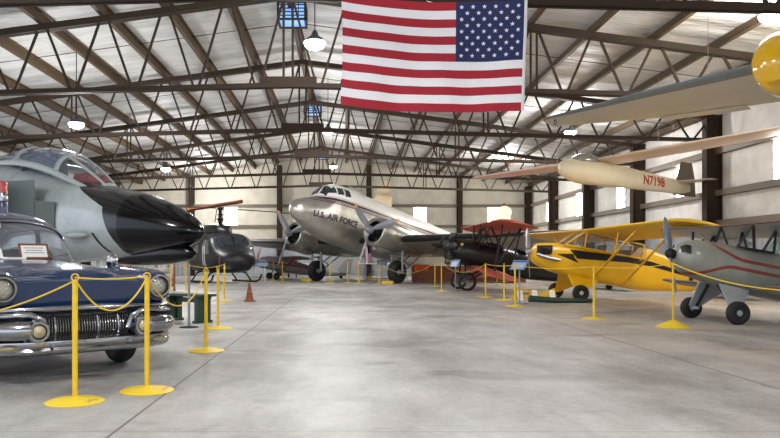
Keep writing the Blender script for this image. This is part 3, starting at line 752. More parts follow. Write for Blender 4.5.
for x in (-.55, -1.65):
    m = MB(); m.grid(lambda u, v: (x - .12 * v, (u - .5) * .5, 1.95 + .25 * v), 6, 4); m.build('windscreen', M_glass, bip, solid=.01)
m = MB(); wing(m, [(1.6, -5.0, 0, 1.2, .08), (2.6, -5.6, 0, .8, .06)], vert=True); wing(m, [(-1.5, -5.4, 1.62, .7, .08), (0, -5.0, 1.62, 1.1, .08), (1.5, -5.4, 1.62, .7, .08)], sym=True, tip0=True); m.build('tail', M_bip, bip)
m = MB(); m.lathe([(-.004, .06), (.004, .06)], (.4, .44, 1.72), (.3, 1, .4), 16); m.build('emblem', mat('emblem yellow', (220, 200, 60), .5), bip)
a = MB(); a.lathe([(-.04, .05), (-.04, .12), (.04, .12), (.04, .05)], (-5.7, 0, 1.33), (0, 1, 0), 14); a.cyl((-5.7, 0, 1.33), (-5.6, 0, 1.6), .03); a.build('tail_wheel', M_rubber, bip)

# ---------------------------------------------------------------- yellow high wing plane
M_cub = mat('chrome yellow aircraft paint', (240, 184, 24), .32, var=.07, coat=.2)
cub = empty('high_wing_plane', (6.58, 21.4, 0), heading(-1, -.09), R(10.8), label='yellow high wing plane with a black lightning stripe', cat='airplane')
CF = Fus([(1.34, .1, 1.24, 1.1, 2), (1.3, .46, 1.4, .96, 2.4), (1.1, .68, 1.5, .84, 2.7), (.6, .76, 1.58, .72, 3.2), (-.3, .76, 1.6, .66, 4), (-1.8, .74, 1.62, .66, 4), (-2.0, .72, 1.95, .66, 3), (-2.6, .62, 1.88, .74, 2.8), (-4, .36, 1.56, .98, 2.5), (-5.5, .06, 1.28, 1.14, 2)])
mb = MB(); CF.body(mb, nx=70, N=40); mb.build('fuselage', M_cub, cub)
for sd in (1, -1):
    m = MB(); CF.zpatch(m, ((1.26, 1.38), (.85, 1.46), (.85, 1.2), (1.26, 1.12)), sd, .03); m.build('cowl_opening', M_black, cub, solid=.03)
    g = MB()
    for i in range(3): g.cyl((1.18 - .13 * i, sd * .2, 1.29), (1.18 - .13 * i, sd * .46, 1.29), .055, n=12)
    g.build('engine_cylinder', M_dark, cub)
    g = MB(); g.tube([(1.28, sd * .4, 1.12), (1.0, sd * .45, 1.08), (.65, sd * .45, 1.08), (.58, sd * .46, 1.08)], .05, 8); g.build('exhaust_pipe', M_steelgrey, cub)
    m = MB(); CF.zpatch(m, ((.7, 1.24), (.2, 1.34), (.15, 1.24), (-.02, 1.1)), sd, .006, 6, 4); CF.zpatch(m, ((.32, 1.45), (-1.5, 1.57), (-1.5, 1.4), (.06, 1.22)), sd, .007, 10, 4)
    CF.zpatch(m, ((-1.5, 1.57), (-2.2, 1.56), (-2.2, 1.42), (-1.5, 1.4)), sd, .007, 8, 3); CF.zpatch(m, ((-2.2, 1.56), (-5.3, 1.26), (-5.3, 1.23), (-2.2, 1.42)), sd, .007, 20, 3)
    m.build('lightning_stripe', M_black, cub)
    m = MB()
    for a, b in (((-.5, .36, .72), (-.35, 2.9, 2.1)), ((-1.45, .36, .72), (-1.2, 2.9, 2.08))): m.beam((a[0], a[1] * sd, a[2]), (b[0], b[1] * sd, b[2]), .06, .03)
    m.cyl((-.42, sd * 1.7, 1.45), (-.4, sd * 1.7, 2.1), .015, n=6)
    m.build('wing_strut', M_cub, cub)
    m = MB(); m.prism([(-.15, sd * .36, .74), (.25, sd * .36, .74), (.08, sd * .8, .26), (-.04, sd * .8, .26)], (0, 0, -.04)); m.prism([(-.7, sd * .36, .72), (-.15, sd * .36, .72), (-.02, sd * .8, .24), (-.08, sd * .8, .24)], (0, 0, -.03)); m.cyl((0, sd * .7, .23), (0, sd * .9, .23), .03)
    lg = m.build('landing_gear', M_cub, cub)
    a, b = MB(), MB(); wheel_mb(a, b, (0, sd * .92, .235), .235, .2); a.build('tyre', M_rubber, lg); b.build('wheel_hub', mat('cream hub', (205, 196, 170), .4), lg)
    # window frames of the cabin
    m = MB()
    for a, b in (((.5, .37, 1.55), (-.05, .37, 2.06)), ((-.1, .37, 1.6), (-.1, .37, 2.06)), ((-1.0, .37, 1.6), (-1.0, .37, 2.04)), ((-1.9, .36, 1.6), (-1.9, .34, 2.0)), ((-.05, .37, 2.05), (-1.9, .36, 2.0)), ((.5, .37, 1.56), (-2.0, .37, 1.6))): m.beam((a[0], a[1] * sd, a[2]), (b[0], b[1] * sd, b[2]), .035, .035)
    m.build('window_frame', M_cub, cub)
    m = MB(); m.prism([(.5, sd * .365, 1.56), (-.05, sd * .365, 2.05), (-2.0, sd * .355, 2.0), (-2.0, sd * .365, 1.6)], (0, sd * .006, 0)); m.build('side_window', M_glass, cub)
m = MB(); m.prism([(.5, -.36, 1.56), (.5, .36, 1.56), (-.05, .36, 2.06), (-.05, -.36, 2.06)], (.01, 0, .01)); m.build('windshield', M_glass, cub)
for x in (-.75, -1.55):
    m = MB(); m.box((x, 0, 1.5), (.08, .5, .6), rot=Matrix.Rotation(R(-10), 3, 'Y')); m.build('seat_back', mat('brown seat cloth', (96, 74, 52), .8), cub, bevel=.03)
m = MB(); wing(m, [(-4.9, 0, 2.13, 1.6, .11), (0, 0, 2.08, 1.6, .11), (4.9, 0, 2.13, 1.6, .11)], tip0=True); m.build('wing', mat('yellow wing fabric', (238, 186, 44), .4, var=.08, vscale=2), cub)
m = MB(); wing(m, [(1.25, -4.4, 0, 1.15, .07), (1.75, -4.75, 0, 1.0, .06), (2.1, -5.0, 0, .7, .06)], vert=True); wing(m, [(-1.25, -4.75, 1.3, .7, .07), (0, -4.35, 1.3, 1.15, .07), (1.25, -4.75, 1.3, .7, .07)], sym=True, tip0=True); m.build('tail', M_cub, cub)
propeller(cub, (1.4, 0, 1.16), (125, 305), .92, .16, [M_prop], hub=.09, twist=40, spin=[(-.06, .07), (.0, .09), (.05, .08), (.08, .04), (.09, .01)])
a = MB(); a.cyl((-5.2, 0, 1.1), (-5.0, 0, 1.3), .02); a.lathe([(-.03, .04), (-.03, .1), (.03, .1), (.03, .04)], (-5.25, 0, 1.003 + .1), (0, 1, 0), 14); a.build('tail_wheel', M_rubber, cub)

# ---------------------------------------------------------------- grey biplane with red stripes
def f_grey(nt, c, b):
    x, y, z = nt.xyz(); n = nt.noise(nt.obj(), 2, 4, .6)
    g = nt.mix(nt.ramp(n, .3, .7), lin((130, 132, 123)), lin((148, 149, 139)))
    t = nt.smooth(x, .55, -.2)
    z1 = nt.math('ADD', 1.42, nt.math('MULTIPLY', t, -.20)); z1 = nt.math('SUBTRACT', z1, nt.math('MULTIPLY', nt.smooth(x, -.3, -3.5), -.02))
    t2 = nt.smooth(x, .8, .0)
    z2 = nt.math('ADD', .79, nt.math('MULTIPLY', t2, .27))
    z1 = nt.math('ADD', z1, nt.math('MULTIPLY', nt.smooth(x, .3, .7), .25))
    s1 = nt.math('LESS_THAN', nt.math('ABSOLUTE', nt.math('SUBTRACT', z, z1)), .032)
    s2 = nt.math('LESS_THAN', nt.math('ABSOLUTE', nt.math('SUBTRACT', z, z2)), .032)
    return nt.mix(nt.math('MAXIMUM', s1, s2), g, lin((136, 58, 42)))
M_gry = mat('grey skin with red stripes', (168, 172, 166), .3, fn=f_grey, coat=.2)
M_gryw = mat('grey wing fabric', (158, 162, 162), .42, var=.1, vscale=2)
M_rust = mat('rust red leading edge', (112, 58, 48), .45)
gry = empty('small_biplane', (7.08, 13.92, 0), heading(-1, -.085), R(11), label='small grey biplane with thin red stripes at the right edge', cat='airplane')
GF = Fus([(.98, .3, 1.26, 1.0, 2), (.9, .6, 1.38, .88, 2.2), (.6, .78, 1.48, .76, 2.3), (-.2, .84, 1.52, .66, 2.5), (-1.0, .84, 1.54, .62, 2.6), (-2.0, .78, 1.52, .64, 2.5), (-3.4, .46, 1.4, .84, 2.3), (-5.0, .08, 1.3, 1.1, 2)])
mb = MB(); GF.body(mb, nx=50, N=36); mb.build('fuselage', M_gry, gry)
for sd in (1, -1):
    m = MB(); GF.patch(m, ((.96, 14 if sd > 0 else 166), (.84, 4 if sd > 0 else 176), (.84, 40 if sd > 0 else 140), (.96, 55 if sd > 0 else 125)), .012); m.build('cowl_opening', M_black, gry)
    m = MB(); wing(m, [(sd * .38, -.34, .74, 1.15, .1), (sd * 2.6, -.34, .8, 1.15, .1)], le=1, lej=(7, 8)); m.build('lower_wing', [M_gryw, M_rust], gry)
    m = MB()
    for a, b in (((-.0, .38, 1.46), (-.16, .5, 1.9)), ((-.34, .38, 1.48), (-.16, .5, 1.9)), ((-.52, .38, 1.48), (-.62, .5, 1.9)), ((-.74, .38, 1.48), (-.62, .5, 1.9)), ((-.0, .38, 1.46), (-.74, .38, 1.48))): m.beam((a[0], a[1] * sd, a[2]), (b[0], b[1] * sd, b[2]), .04, .04)
    m.build('cabane_struts', M_black, gry); m = MB()
    for a, b in (((-.55, 1.9, .81), (-.4, 1.9, 1.94)), ((-1.1, 1.9, .81), (-.9, 1.9, 1.94)), ((-.55, 1.9, .81), (-.9, 1.9, 1.94))): m.beam((a[0], a[1] * sd, a[2]), (b[0], b[1] * sd, b[2]), .04, .04)
    m.build('interplane_struts', M_black, gry)
    m = MB()
    for a, b in (((-.8, .4, .75), (-.6, 1.9, 1.92)), ((-.6, .5, 1.9), (-.8, 1.9, .85))): m.cyl((a[0], a[1] * sd, a[2]), (b[0], b[1] * sd, b[2]), .008, n=5)
    m.build('flying_wires', M_steelgrey, gry)
    m = MB(); m.prism([(-.42, sd * .3, .7), (.2, sd * .3, .72), (.1, sd * .66, .24), (-.1, sd * .66, .24)], (0, sd * .05, 0)); m.cyl((0, sd * .5, .22), (0, sd * .85, .22), .03); lg = m.build('landing_gear', M_gryw, gry, bevel=.01)
    a, b = MB(), MB(); wheel_mb(a, b, (0, sd * .76, .215), .215, .17); a.build('tyre', M_rubber, lg); b.build('wheel_hub', M_gryw, lg)
g = MB(); g.cyl((.1, .15, .72), (-.02, .62, .24), .03); g.cyl((.1, -.15, .72), (-.02, -.62, .24), .03); g.build('bungee_strut', M_black, gry)
m = MB(); wing(m, [(-2.75, -.16, 1.95, 1.2, .09), (0, -.12, 1.91, 1.2, .09), (2.75, -.16, 1.95, 1.2, .09)], tip0=True, le=1, lej=(7, 8)); m.build('upper_wing', [M_gryw, M_rust], gry)
m = MB(); m.box((-1.3, -1.95, 1.84), (.34, 1.4, .03), rot=Matrix.Rotation(R(-16), 3, 'Y')); m.build('aileron', M_gryw, gry)
M_gl2 = mat('greenish windscreen', (170, 205, 190), .05, alpha=.35, coat=1.)
m = MB()
def fn(u, v): a = pi * (u - .5); return (-.82 - .42 * (1 - cos(a)) - .22 * v, .36 * sin(a) * (1 - .25 * v), 1.46 + .42 * v)
m.grid(fn, 14, 5); m.build('windscreen', M_gl2, gry, solid=.008)
m = MB(); m.lathe([(0, .3), (.06, .33), (.1, .3)], (-1.75, 0, 1.48), (0, 0, 1), 20); m.build('cockpit_coaming', M_dark, gry)
m = MB(); wing(m, [(1.25, -4.1, 0, 1.1, .07), (2.1, -4.6, 0, .7, .06)], vert=True); wing(m, [(-1.2, -4.4, 1.3, .7, .07), (0, -4.0, 1.3, 1.1, .07), (1.2, -4.4, 1.3, .7, .07)], sym=True, tip0=True); m.build('tail', M_gry, gry)
propeller(gry, (1.06, 0, 1.12), (122, 302), .88, .15, [mat('dark grey blade', (92, 98, 108), .35, .3)], twist=40, hubmat=M_dark, spin=[(-.1, .07), (-.04, .1), (.03, .1), (.08, .06), (.1, .01)], hub=.1)
a = MB(); a.cyl((-4.6, 0, 1.0), (-4.5, 0, 1.2), .02); a.lathe([(-.03, .04), (-.03, .09), (.03, .09), (.03, .04)], (-4.65, 0, .905 + .08), (0, 1, 0), 14); a.build('tail_wheel', M_rubber, gry)

# ---------------------------------------------------------------- hanging glider
M_gli = mat('cream glider skin', (226, 214, 186), .45, var=.1, vscale=2)
M_gliw = mat('pinkish wing fabric', (220, 198, 182), .5, var=.12, vscale=1.5)
M_glit = mat('taupe rudder fabric', (122, 108, 92), .6, var=.15)
gli = empty('glider', (8.35, 24.3, 4.19), heading(-.89, -.456), R(3.2), label='cream glider marked N7198 hanging below the roof', cat='glider')
LF = Fus([(1.5, .1, .02, -.14, 2), (1.42, .34, .14, -.26, 2), (1.1, .56, .25, -.4, 2.1), (.5, .66, .3, -.5, 2.3), (-.2, .66, .32, -.5, 2.3), (-1.2, .58, .3, -.46, 2.3), (-2.6, .42, .22, -.42, 2.3), (-4.4, .2, .1, -.38, 2.2), (-4.9, .08, .04, -.3, 2)])
mb = MB(); LF.body(mb, nx=40, N=32); mb.build('fuselage', M_gli, gli)
m = MB(); LF.text(m, 'N7198',   .46, -2.2, -.24, 1.15, 1, .008, bold=.012); m.build('registration', mat('red registration paint', (176, 52, 34), .5), gli)
m = MB(); LF.text(m, 'N7198',   .46, -3.35, -.24, 1.15, -1, .008, bold=.012, dirx=1); m.build('registration', MATS['red registration paint'], gli)
CG = Fus([(1.0, .2, .24, .1, 2), (.7, .46, .46, .1, 2), (.35, .5, .55, .1, 2), (0, .44, .5, .1, 2), (-.3, .2, .4, .1, 2)])
mb = MB(); CG.body(mb, nx=14, N=20); mb.build('canopy', mat('hazy glider canopy', (150, 150, 148), .12, alpha=.7, coat=1.), gli)
m = MB(); wing(m, [(-6.9, -.25, .5, .8, .12), (-3.5, -.05, .42, 1.15, .13), (0, 0, .36, 1.25, .14), (3.5, -.05, .42, 1.15, .13), (6.9, -.25, .5, .8, .12)], tip0=True); m.build('wing', M_gliw, gli)
m = MB(); wing(m, [(-.42, -4.0, 0, 1.25, .08), (.3, -4.2, 0, .95, .07), (.82, -4.36, 0, .62, .07)], vert=True, tip1=False); m.build('tail_fin', M_glit, gli, bevel=.01)
m = MB(); wing(m, [(-1.15, -4.25, .06, .5, .08), (0, -4.1, .06, .7, .08), (1.15, -4.25, .06, .5, .08)], sym=True, tip0=True); m.build('tailplane', M_gliw, gli)
m = MB(); m.lathe([(-.04, .05), (-.04, .14), (.04, .14), (.04, .05)], (-.1, 0, -.47), (0, 1, 0), 16); m.build('wheel', M_rubber, gli)
gh = heading(-.89, -.456)
def hang(parent, pts):
    for (x, y, z) in pts:
        w = parent.matrix_basis @ Vector((x, y, z)) if False else Matrix.LocRotScale(parent.location, parent.rotation_euler, None) @ Vector((x, y, z))
        top = Matrix.LocRotScale(parent.location, parent.rotation_euler, None).inverted() @ Vector((w.x, w.y, deck(w.x) - .05))
        MB().cyl((x, y, z), top, .006, n=5).build('suspension_cable', M_steelgrey, parent)
hang(gli, [(-.5, 2.2, .48), (-.5, -2.2, .48), (-4.0, 0, .1)])

# ---------------------------------------------------------------- hanging yellow nosed plane
M_yel2 = mat('glossy amber yellow', (226, 176, 28), .12, coat=.8)
M_wgrey = mat('grey underside fabric', (198, 195, 186), .5, var=.12, vscale=1.2)
M_wblue = mat('blue grey leading edge', (112, 126, 136), .45, var=.12)
han = empty('hanging_plane', (7.82, 13.2, 4.84), heading(-.78, -.626), 0, label='hanging plane with shiny yellow nose and long grey wing at the right edge', cat='airplane')
NF = Fus([(.1, .08, .04, -.06, 2), (.06, .44, .26, -.28, 2), (-.15, .82, .48, -.44, 2), (-.6, 1.06, .66, -.54, 2.1), (-1.2, 1.1, .72, -.56, 2.2), (-2.2, .86, .52, -.45, 2.2), (-4, .4, .36, -.2, 2.1), (-5.2, .08, .24, .08, 2)])
mb = MB(); NF.body(mb, nx=40, N=36); mb.build('fuselage', M_yel2, han)
for sd in (-1, 1):
    m = MB(); wing(m, [(sd * .3, -.45, .1, 2.2, .1), (sd * 3.4, -.72, .06, 1.6, .09), (sd * 5.6, -.98, .02, .75, .08)], le=1); m.v = [(x, y, z + (x + .5) * .17) for x, y, z in m.v]; m.build('wing', [M_wgrey, M_wblue], han)
    m = MB(); wing(m, [(sd * 1.4, -2.4, .06, .3, .08), (sd * 3.2, -2.22, .02, .26, .08)]); m.v = [(x, y, z + (x + .5) * .17) for x, y, z in m.v]; m.build('aileron', M_wgrey, han)
m = MB(); m.tube([(-1.15, -5.45, -.07), (-1.15, -5.45, -.14)], .01, 6); m.tube([(-1.15 + .05 * cos(t), -5.45, -.19 + .05 * sin(t)) for t in [2 * pi * k / 14 for k in range(14)]], .012, 6, True); m.build('tie_down_ring', M_dark, han)
m = MB(); wing(m, [(.2, -4.2, 0, 1.0, .07), (1.2, -4.6, 0, .6, .06)], vert=True); wing(m, [(-1.3, -4.5, .2, .6, .08), (0, -4.2, .2, .9, .08), (1.3, -4.5, .2, .6, .08)], sym=True, tip0=True); m.build('tail', M_yel2, han)
hang(han, [(-1.0, 1.6, .2), (-1.0, -1.6, .2), (-3.5, 0, .4)])

# ---------------------------------------------------------------- tan tail and small silver plane at the back
M_tan = mat('tan fin fabric', (206, 186, 152), .6, var=.1)
tp = empty('parked_glider', P(379, 206, 46.5) * 1, heading(-.4, -.9), 0, label='tan tail fin of a plane hung behind the transport plane', cat='glider')
tp.location = (2.2, 46.6, 4.37); tp.rotation_euler.z = heading(-1, -.1)
m = MB(); wing(m, [(-.15, .88, 0, 1.72, .06), (1.0, .18, 0, 1.0, .06), (1.9, -.28, 0, .45, .06)], vert=True, tip1=False); m.build('tail_fin', M_tan, tp)
TF = Fus([(3.4, .1, .1, -.2, 2), (2.6, .5, .25, -.4, 2), (1, .4, .15, -.3, 2), (-.9, .12, .05, -.1, 2)])
mb = MB(); TF.body(mb, nx=16, N=20); mb.build('fuselage', M_tan, tp)
hang(tp, [(-.4, 0, 1.85), (2.6, 0, .2)])

M_sil = mat('silver fabric', (150, 152, 152), .45, .3, var=.12)
sm = empty('light_airplane', (-4.3, 42.6, 0), heading(-.93, -.37), R(9), label='small silver plane with a red stripe far back between helicopter and transport plane', cat='airplane')
SF = Fus([(1.0, .3, 1.1, .7, 2), (.7, .7, 1.25, .55, 2.3), (-.5, .75, 1.3, .5, 2.4), (-2.2, .6, 1.2, .55, 2.3), (-4.6, .1, 1.1, .9, 2)])
mb = MB(); SF.body(mb, nx=24, N=24); mb.build('fuselage', M_sil, sm)
for sd in (1, -1):
    m = MB(); SF.zpatch(m, ((.8, 1.0), (-3, 1.05), (-3, .97), (.8, .88)), sd, .008, 12, 2); m.build('red_stripe', mat('dull red stripe', (150, 40, 40), .5), sm)
    g = MB(); g.cyl((0, sd * .7, .2), (-.1, sd * .3, .6), .03); lg = g.build('landing_gear', M_black, sm)
    a, b = MB(), MB(); wheel_mb(a, b, (0, sd * .75, .2), .2, .14); a.build('tyre', M_rubber, lg); b.build('wheel_hub', M_sil, lg)
m = MB(); wing(m, [(-3.0, -.2, 1.4, 1.15, .1), (0, -.2, 1.36, 1.15, .1), (3.0, -.2, 1.4, 1.15, .1)], tip0=True); m.build('wing', M_sil, sm)
for sd in (1, -1):
    m = MB(); m.beam((-.4, .36 * sd, .6), (-.6, 1.9 * sd, 1.36), .04, .04); m.build('wing_strut', M_black, sm)
propeller(sm, (1.12, 0, .92), (55, 235), .95, .17, [mat('varnished wood', (190, 124, 74), .35)], hub=.09)
m = MB(); wing(m, [(1.0, -3.9, 0, 1.0, .07), (1.75, -4.3, 0, .6, .06)], vert=True); wing(m, [(-1.1, -4.1, 1.05, .6, .07), (1.1, -4.1, 1.05, .6, .07)], sym=True, tip0=True); m.build('tail', M_sil, sm)
a = MB(); a.lathe([(-.03, .04), (-.03, .1), (.03, .1), (.03, .04)], (-4.3, 0, .68 + .1), (0, 1, 0), 14); a.cyl((-4.3, 0, .78), (-4.2, 0, 1.0), .02); a.build('tail_wheel', M_rubber, sm)
# ================================================================ blue car
M_blue = mat('deep blue car paint', (20, 46, 84), .2, coat=.6, var=.12, vscale=2.5)
M_cglass = mat('dusty windshield glass', (120, 130, 136), .08, alpha=.4, coat=1.)
M_cdark = mat('dark car interior', (28, 29, 32), .7)
M_lens = mat('headlamp lens', (168, 168, 158), .08, metal=.75, coat=1., bump=.6, bscale=45)
M_lamp_y = mat('parking lamp lens', (186, 176, 144), .1, metal=.6, coat=1., bump=.4, bscale=60)
car = empty('car', (-2.67, 7.3, 0), heading(.643, -.766), 0, label='old dark blue car with a chrome grille and a red beacon on its roof', cat='car')
BD = Fus([(.06, 1.5, .98, .72, 4), (.0, 1.72, 1.02, .6, 4), (-.25, 1.84, 1.03, .46, 4.5), (-.8, 1.92, 1.03, .4, 5), (-1.9, 1.94, 1.04, .4, 5), (-3.4, 1.94, 1.02, .4, 5), (-4.9, 1.9, 1.0, .42, 5), (-5.5, 1.7, .9, .5, 4.5)])
mb = MB(); BD.body(mb, nx=44, N=44); mb.build('body', M_blue, car)
HD = Fus([(.02, .5, .94, .72, 2.2), (-.02, .98, 1.04, .62, 2.6), (-.25, 1.14, 1.1, .6, 3), (-.9, 1.22, 1.16, .6, 3), (-2.3, 1.34, 1.2, .6, 3.2), (-2.4, 1.34, 1.19, .6, 3.2)])
mb = MB(); HD.body(mb, nx=24, N=40); mb.build('hood', M_blue, car)
for sd in (1, -1):
    f = Fus([(.1, .27, 1.06, .76, 2.2), (.03, .34, 1.08, .72, 2.3), (-.3, .4, 1.1, .6, 2.6), (-1.2, .42, 1.11, .5, 3), (-2.4, .4, 1.09, .5, 3.5), (-2.7, .36, 1.05, .5, 3.5)])
    mb = MB(); f.body(mb, nx=24, N=28); mb.v = [(a, b + sd * .78, c) for a, b, c in mb.v]; mb.build('fender', M_blue, car)
    m = MB(); m.lathe([(.0, .118), (.06, .122), (.1, .116), (.1, .107), (.05, .1)], (.05, sd * .78, .915), (1, 0, 0), 32, False, False); hl = m.build('headlight', M_chrome, car, solid=.01)
    m = MB(); m.lathe([(.0, .106), (.03, .097), (.048, .07), (.056, .03), (.058, .001)], (.08, sd * .78, .915), (1, 0, 0), 28); m.build('lens', M_lens, hl)
    m = MB(); m.lathe([(.0, .095), (.01, .09)], (.07, sd * .78, .915), (1, 0, 0), 24); m.build('reflector', M_chrome, hl)
    # bumper bullet with round parking lamp and the chrome tube running outward
    b = MB(); b.lathe([(-.12, .06), (-.06, .1), (.06, .112), (.16, .108), (.19, .094), (.19, .072), (.14, .066)], (.16, sd * .52, .52), (1, 0, 0), 28); bp = b.build('bumper_bullet', M_chrome, car)
    b = MB(); b.lathe([(0, .066), (.03, .058), (.045, .035), (.05, .001)], (.32, sd * .52, .52), (1, 0, 0), 24); b.build('lamp_lens', M_lamp_y, bp)
    b = MB(); b.tube([(.27, sd * .56, .53), (.26, sd * .7, .53), (.21, sd * .82, .53), (.12, sd * .91, .53), (.06, sd * .95, .53)], [.09, .092, .085, .06, .02], 16); b.build('bumper_tube', M_chrome, car)
    b = MB(); b.tube([(.2, sd * .4, .5), (.2, sd * .44, .62), (.2, sd * .56, .67), (.17, sd * .75, .665), (.08, sd * .9, .66), (-.3, sd * .985, .66)], .032, 10); b.build('grille_arch', M_chrome, car)
    b = MB(); b.box((.03, sd * .78, .6), (.12, .3, .2)); b.build('filler_panel', M_cdark, car)
    # wheels
    for x in (-.8, -4.2):
        a, h = MB(), MB(); wheel_mb(a, h, (x, sd * .73, .36), .36, .22); w = a.build('wheel', M_rubber, car); h.lathe([(0, .17), (.05, .15), (.08, .06), (.09, .001)], (x, sd * .81, .36), (0, sd, 0), 24); h.build('hub_cap', M_chrome, w)
    m = MB(); m.tube([(.05, sd * .93, .8), (-.4, sd * .985, .82), (-2.5, sd * .99, .8), (-5.2, sd * .96, .74)], .016, 8); m.build('side_moulding', M_chrome, car)
# grille
m = MB(); m.box((.04, 0, .53), (.1, 1.0, .28)); m.build('grille_recess', M_black, car)
m = MB()
for k in range(33):
    y = -.42 + .84 * k / 32
    if k % 8 == 4: m.tube([(.12, y, .42), (.17, y, .47), (.18, y, .53), (.15, y, .62), (.1, y, .655)], .014, 8)
    else: m.tube([(.11, y, .42), (.155, y, .47), (.165, y, .53), (.135, y, .62), (.09, y, .655)], .0055, 6)
m.build('grille', M_chrome, car)
m = MB(); m.tube([(.0, -.92, .7), (.1, -.75, .71), (.14, -.4, .715), (.15, 0, .72), (.14, .4, .715), (.1, .75, .71), (.0, .92, .7)], .03, 10); m.build('hood_lip', M_chrome, car)
# front bumper: a deep chrome blade with slots
BU = [(-.32, -.97), (-.08, -.94), (.1, -.83), (.21, -.6), (.24, 0), (.21, .6), (.1, .83), (-.08, .94), (-.32, .97)]
m = MB(); rings = []
for x, y in BU:
    k = Vector((1, 0, 0)) if abs(y) < .7 else (Vector((.75, .66 * (1 if y > 0 else -1), 0)) if abs(y) < .95 else Vector((.1, 1 if y > 0 else -1, 0)))
    c = Vector((x, y, 0)); rings.append([c + k * a + Vector((0, 0, z)) for a, z in ((-.05, .28), (.0, .28), (.055, .305), (.06, .33), (.045, .355), (.06, .38), (.055, .415), (.0, .44), (-.05, .44))])
m.loft(rings); bum = m.build('front_bumper', M_chrome, car)
for sd in (1, -1):
    m = MB(); m.ball((.17, sd * .74, .365), (.09, .11, .04), 18, 8); m.build('bumper_lamp', M_lamp_y, bum)
for y in (-.38, .38): MB().cyl((.28, y, .38), (.31, y, .38), .018).build('bumper_bolt', M_chrome, bum)
# hood emblem with spread wings
m = MB(); m.lathe([(-.02, .05), (.02, .05), (.035, .03), (.036, .001)], (.0, 0, .92), (1, 0, .25), 20)
for sd in (1, -1): m.prism([(-.02, sd * .05, .93), (-.06, sd * .4, .89), (-.06, sd * .4, .88), (-.01, sd * .05, .9)], (.02, 0, .0))
m.build('hood_emblem', M_chrome, car)
m = MB(); m.lathe([(0, .05), (.04, .05), (.06, .065), (.12, .07), (.17, .04), (.19, .001)], (-1.0, .72, 1.08), (0, 0, 1), 18); m.build('fender_lamp', M_chrome, car)
# tall cabin
CO = -.35
class CabinB(MB):
    def build(s, *k, **w):
        s.v = [(v[0] + CO, v[1], v[2]) for v in s.v]; return MB.build(s, *k, **w)
CB = Fus([(-1.86, 1.5, 1.2, .95, 3), (-2.1, 1.56, 1.36, .95, 3), (-2.45, 1.6, 1.63, .95, 3), (-2.62, 1.62, 1.72, .95, 3), (-2.95, 1.64, 1.82, .95, 3), (-3.6, 1.66, 1.88, .95, 3), (-5.1, 1.62, 1.84, .95, 3), (-5.4, 1.5, 1.6, .95, 3)])
m = CabinB(); CB.patch(m, ((-2.56, 22), (-5.4, 30), (-5.4, 150), (-2.56, 158)), 0, 24, 30); m.build('roof', M_blue, car, solid=.03)
m = CabinB(); CB.patch(m, ((-2.54, 20), (-2.6, 24), (-2.6, 156), (-2.54, 160)), .012, 2, 30); m.build('windshield_trim', M_chrome, car, solid=.015)
m = CabinB(); CB.patch(m, ((-1.9, -2), (-2.54, 18), (-2.54, 162), (-1.9, 182)), -.005, 14, 30); m.build('windshield', M_cglass, car)
for sd in (1, -1):
    an = lambda a: a if sd > 0 else 180 - a
    m = CabinB(); CB.patch(m, ((-1.88, an(-4)), (-2.56, an(19)), (-2.66, an(22)), (-2.02, an(-4))), .004, 12, 3); m.build('windshield_pillar', M_chrome, car, solid=.02)
    m = CabinB(); CB.patch(m, ((-2.7, an(-3)), (-3.7, an(-3)), (-3.7, an(24)), (-2.7, an(22))), 0, 10, 8); m.build('side_window', M_cglass, car)
    m = CabinB(); CB.patch(m, ((-3.7, an(-4)), (-5.4, an(-4)), (-5.4, an(32)), (-3.7, an(28))), 0, 10, 8); m.build('rear_quarter', M_blue, car, solid=.03)
m = CabinB(); m.box((-2.75, 0, 1.08), (.16, 1.3, .5), rot=Matrix.Rotation(R(-12), 3, 'Y')); m.build('seat_back', M_cdark, car, bevel=.05)
m = CabinB(); m.box((-2.02, 0, 1.12), (.3, 1.36, .1)); m.build('dashboard', M_cdark, car, bevel=.03)
m = CabinB(); m.tube([(-2.35 + .07 * sin(t), .38 + .19 * cos(t), 1.2 + .17 * sin(t)) for t in [2 * pi * k / 24 for k in range(24)]], .012, 6, True); m.build('steering_wheel', M_black, car)
for sd in (1, -1):
    m = CabinB(); m.tube([(-1.86, sd * .3, 1.18), (-1.96, sd * .55, 1.25), (-2.0, sd * .7, 1.27)], .007, 5); m.build('wiper', M_chrome, car)
# beacon on the roof
bx, by = -3.85, .24
m = MB(); m.lathe([(0, .085), (.14, .08), (.16, .07)], (bx, by, 1.87), (0, 0, 1), 22); bc = m.build('beacon_base', M_blue, car)
m = MB(); m.lathe([(.16, .085), (.2, .09), (.25, .085), (.29, .075)], (bx, by, 1.87), (0, 0, 1), 22); m.build('beacon_ring', M_chrome, bc)
m = MB(); m.lathe([(.29, .078), (.34, .08), (.43, .075), (.455, .05), (.46, .001)], (bx, by, 1.87), (0, 0, 1), 22); m.build('beacon_dome', mat('red beacon glass', (178, 40, 34), .15, coat=1.), bc)
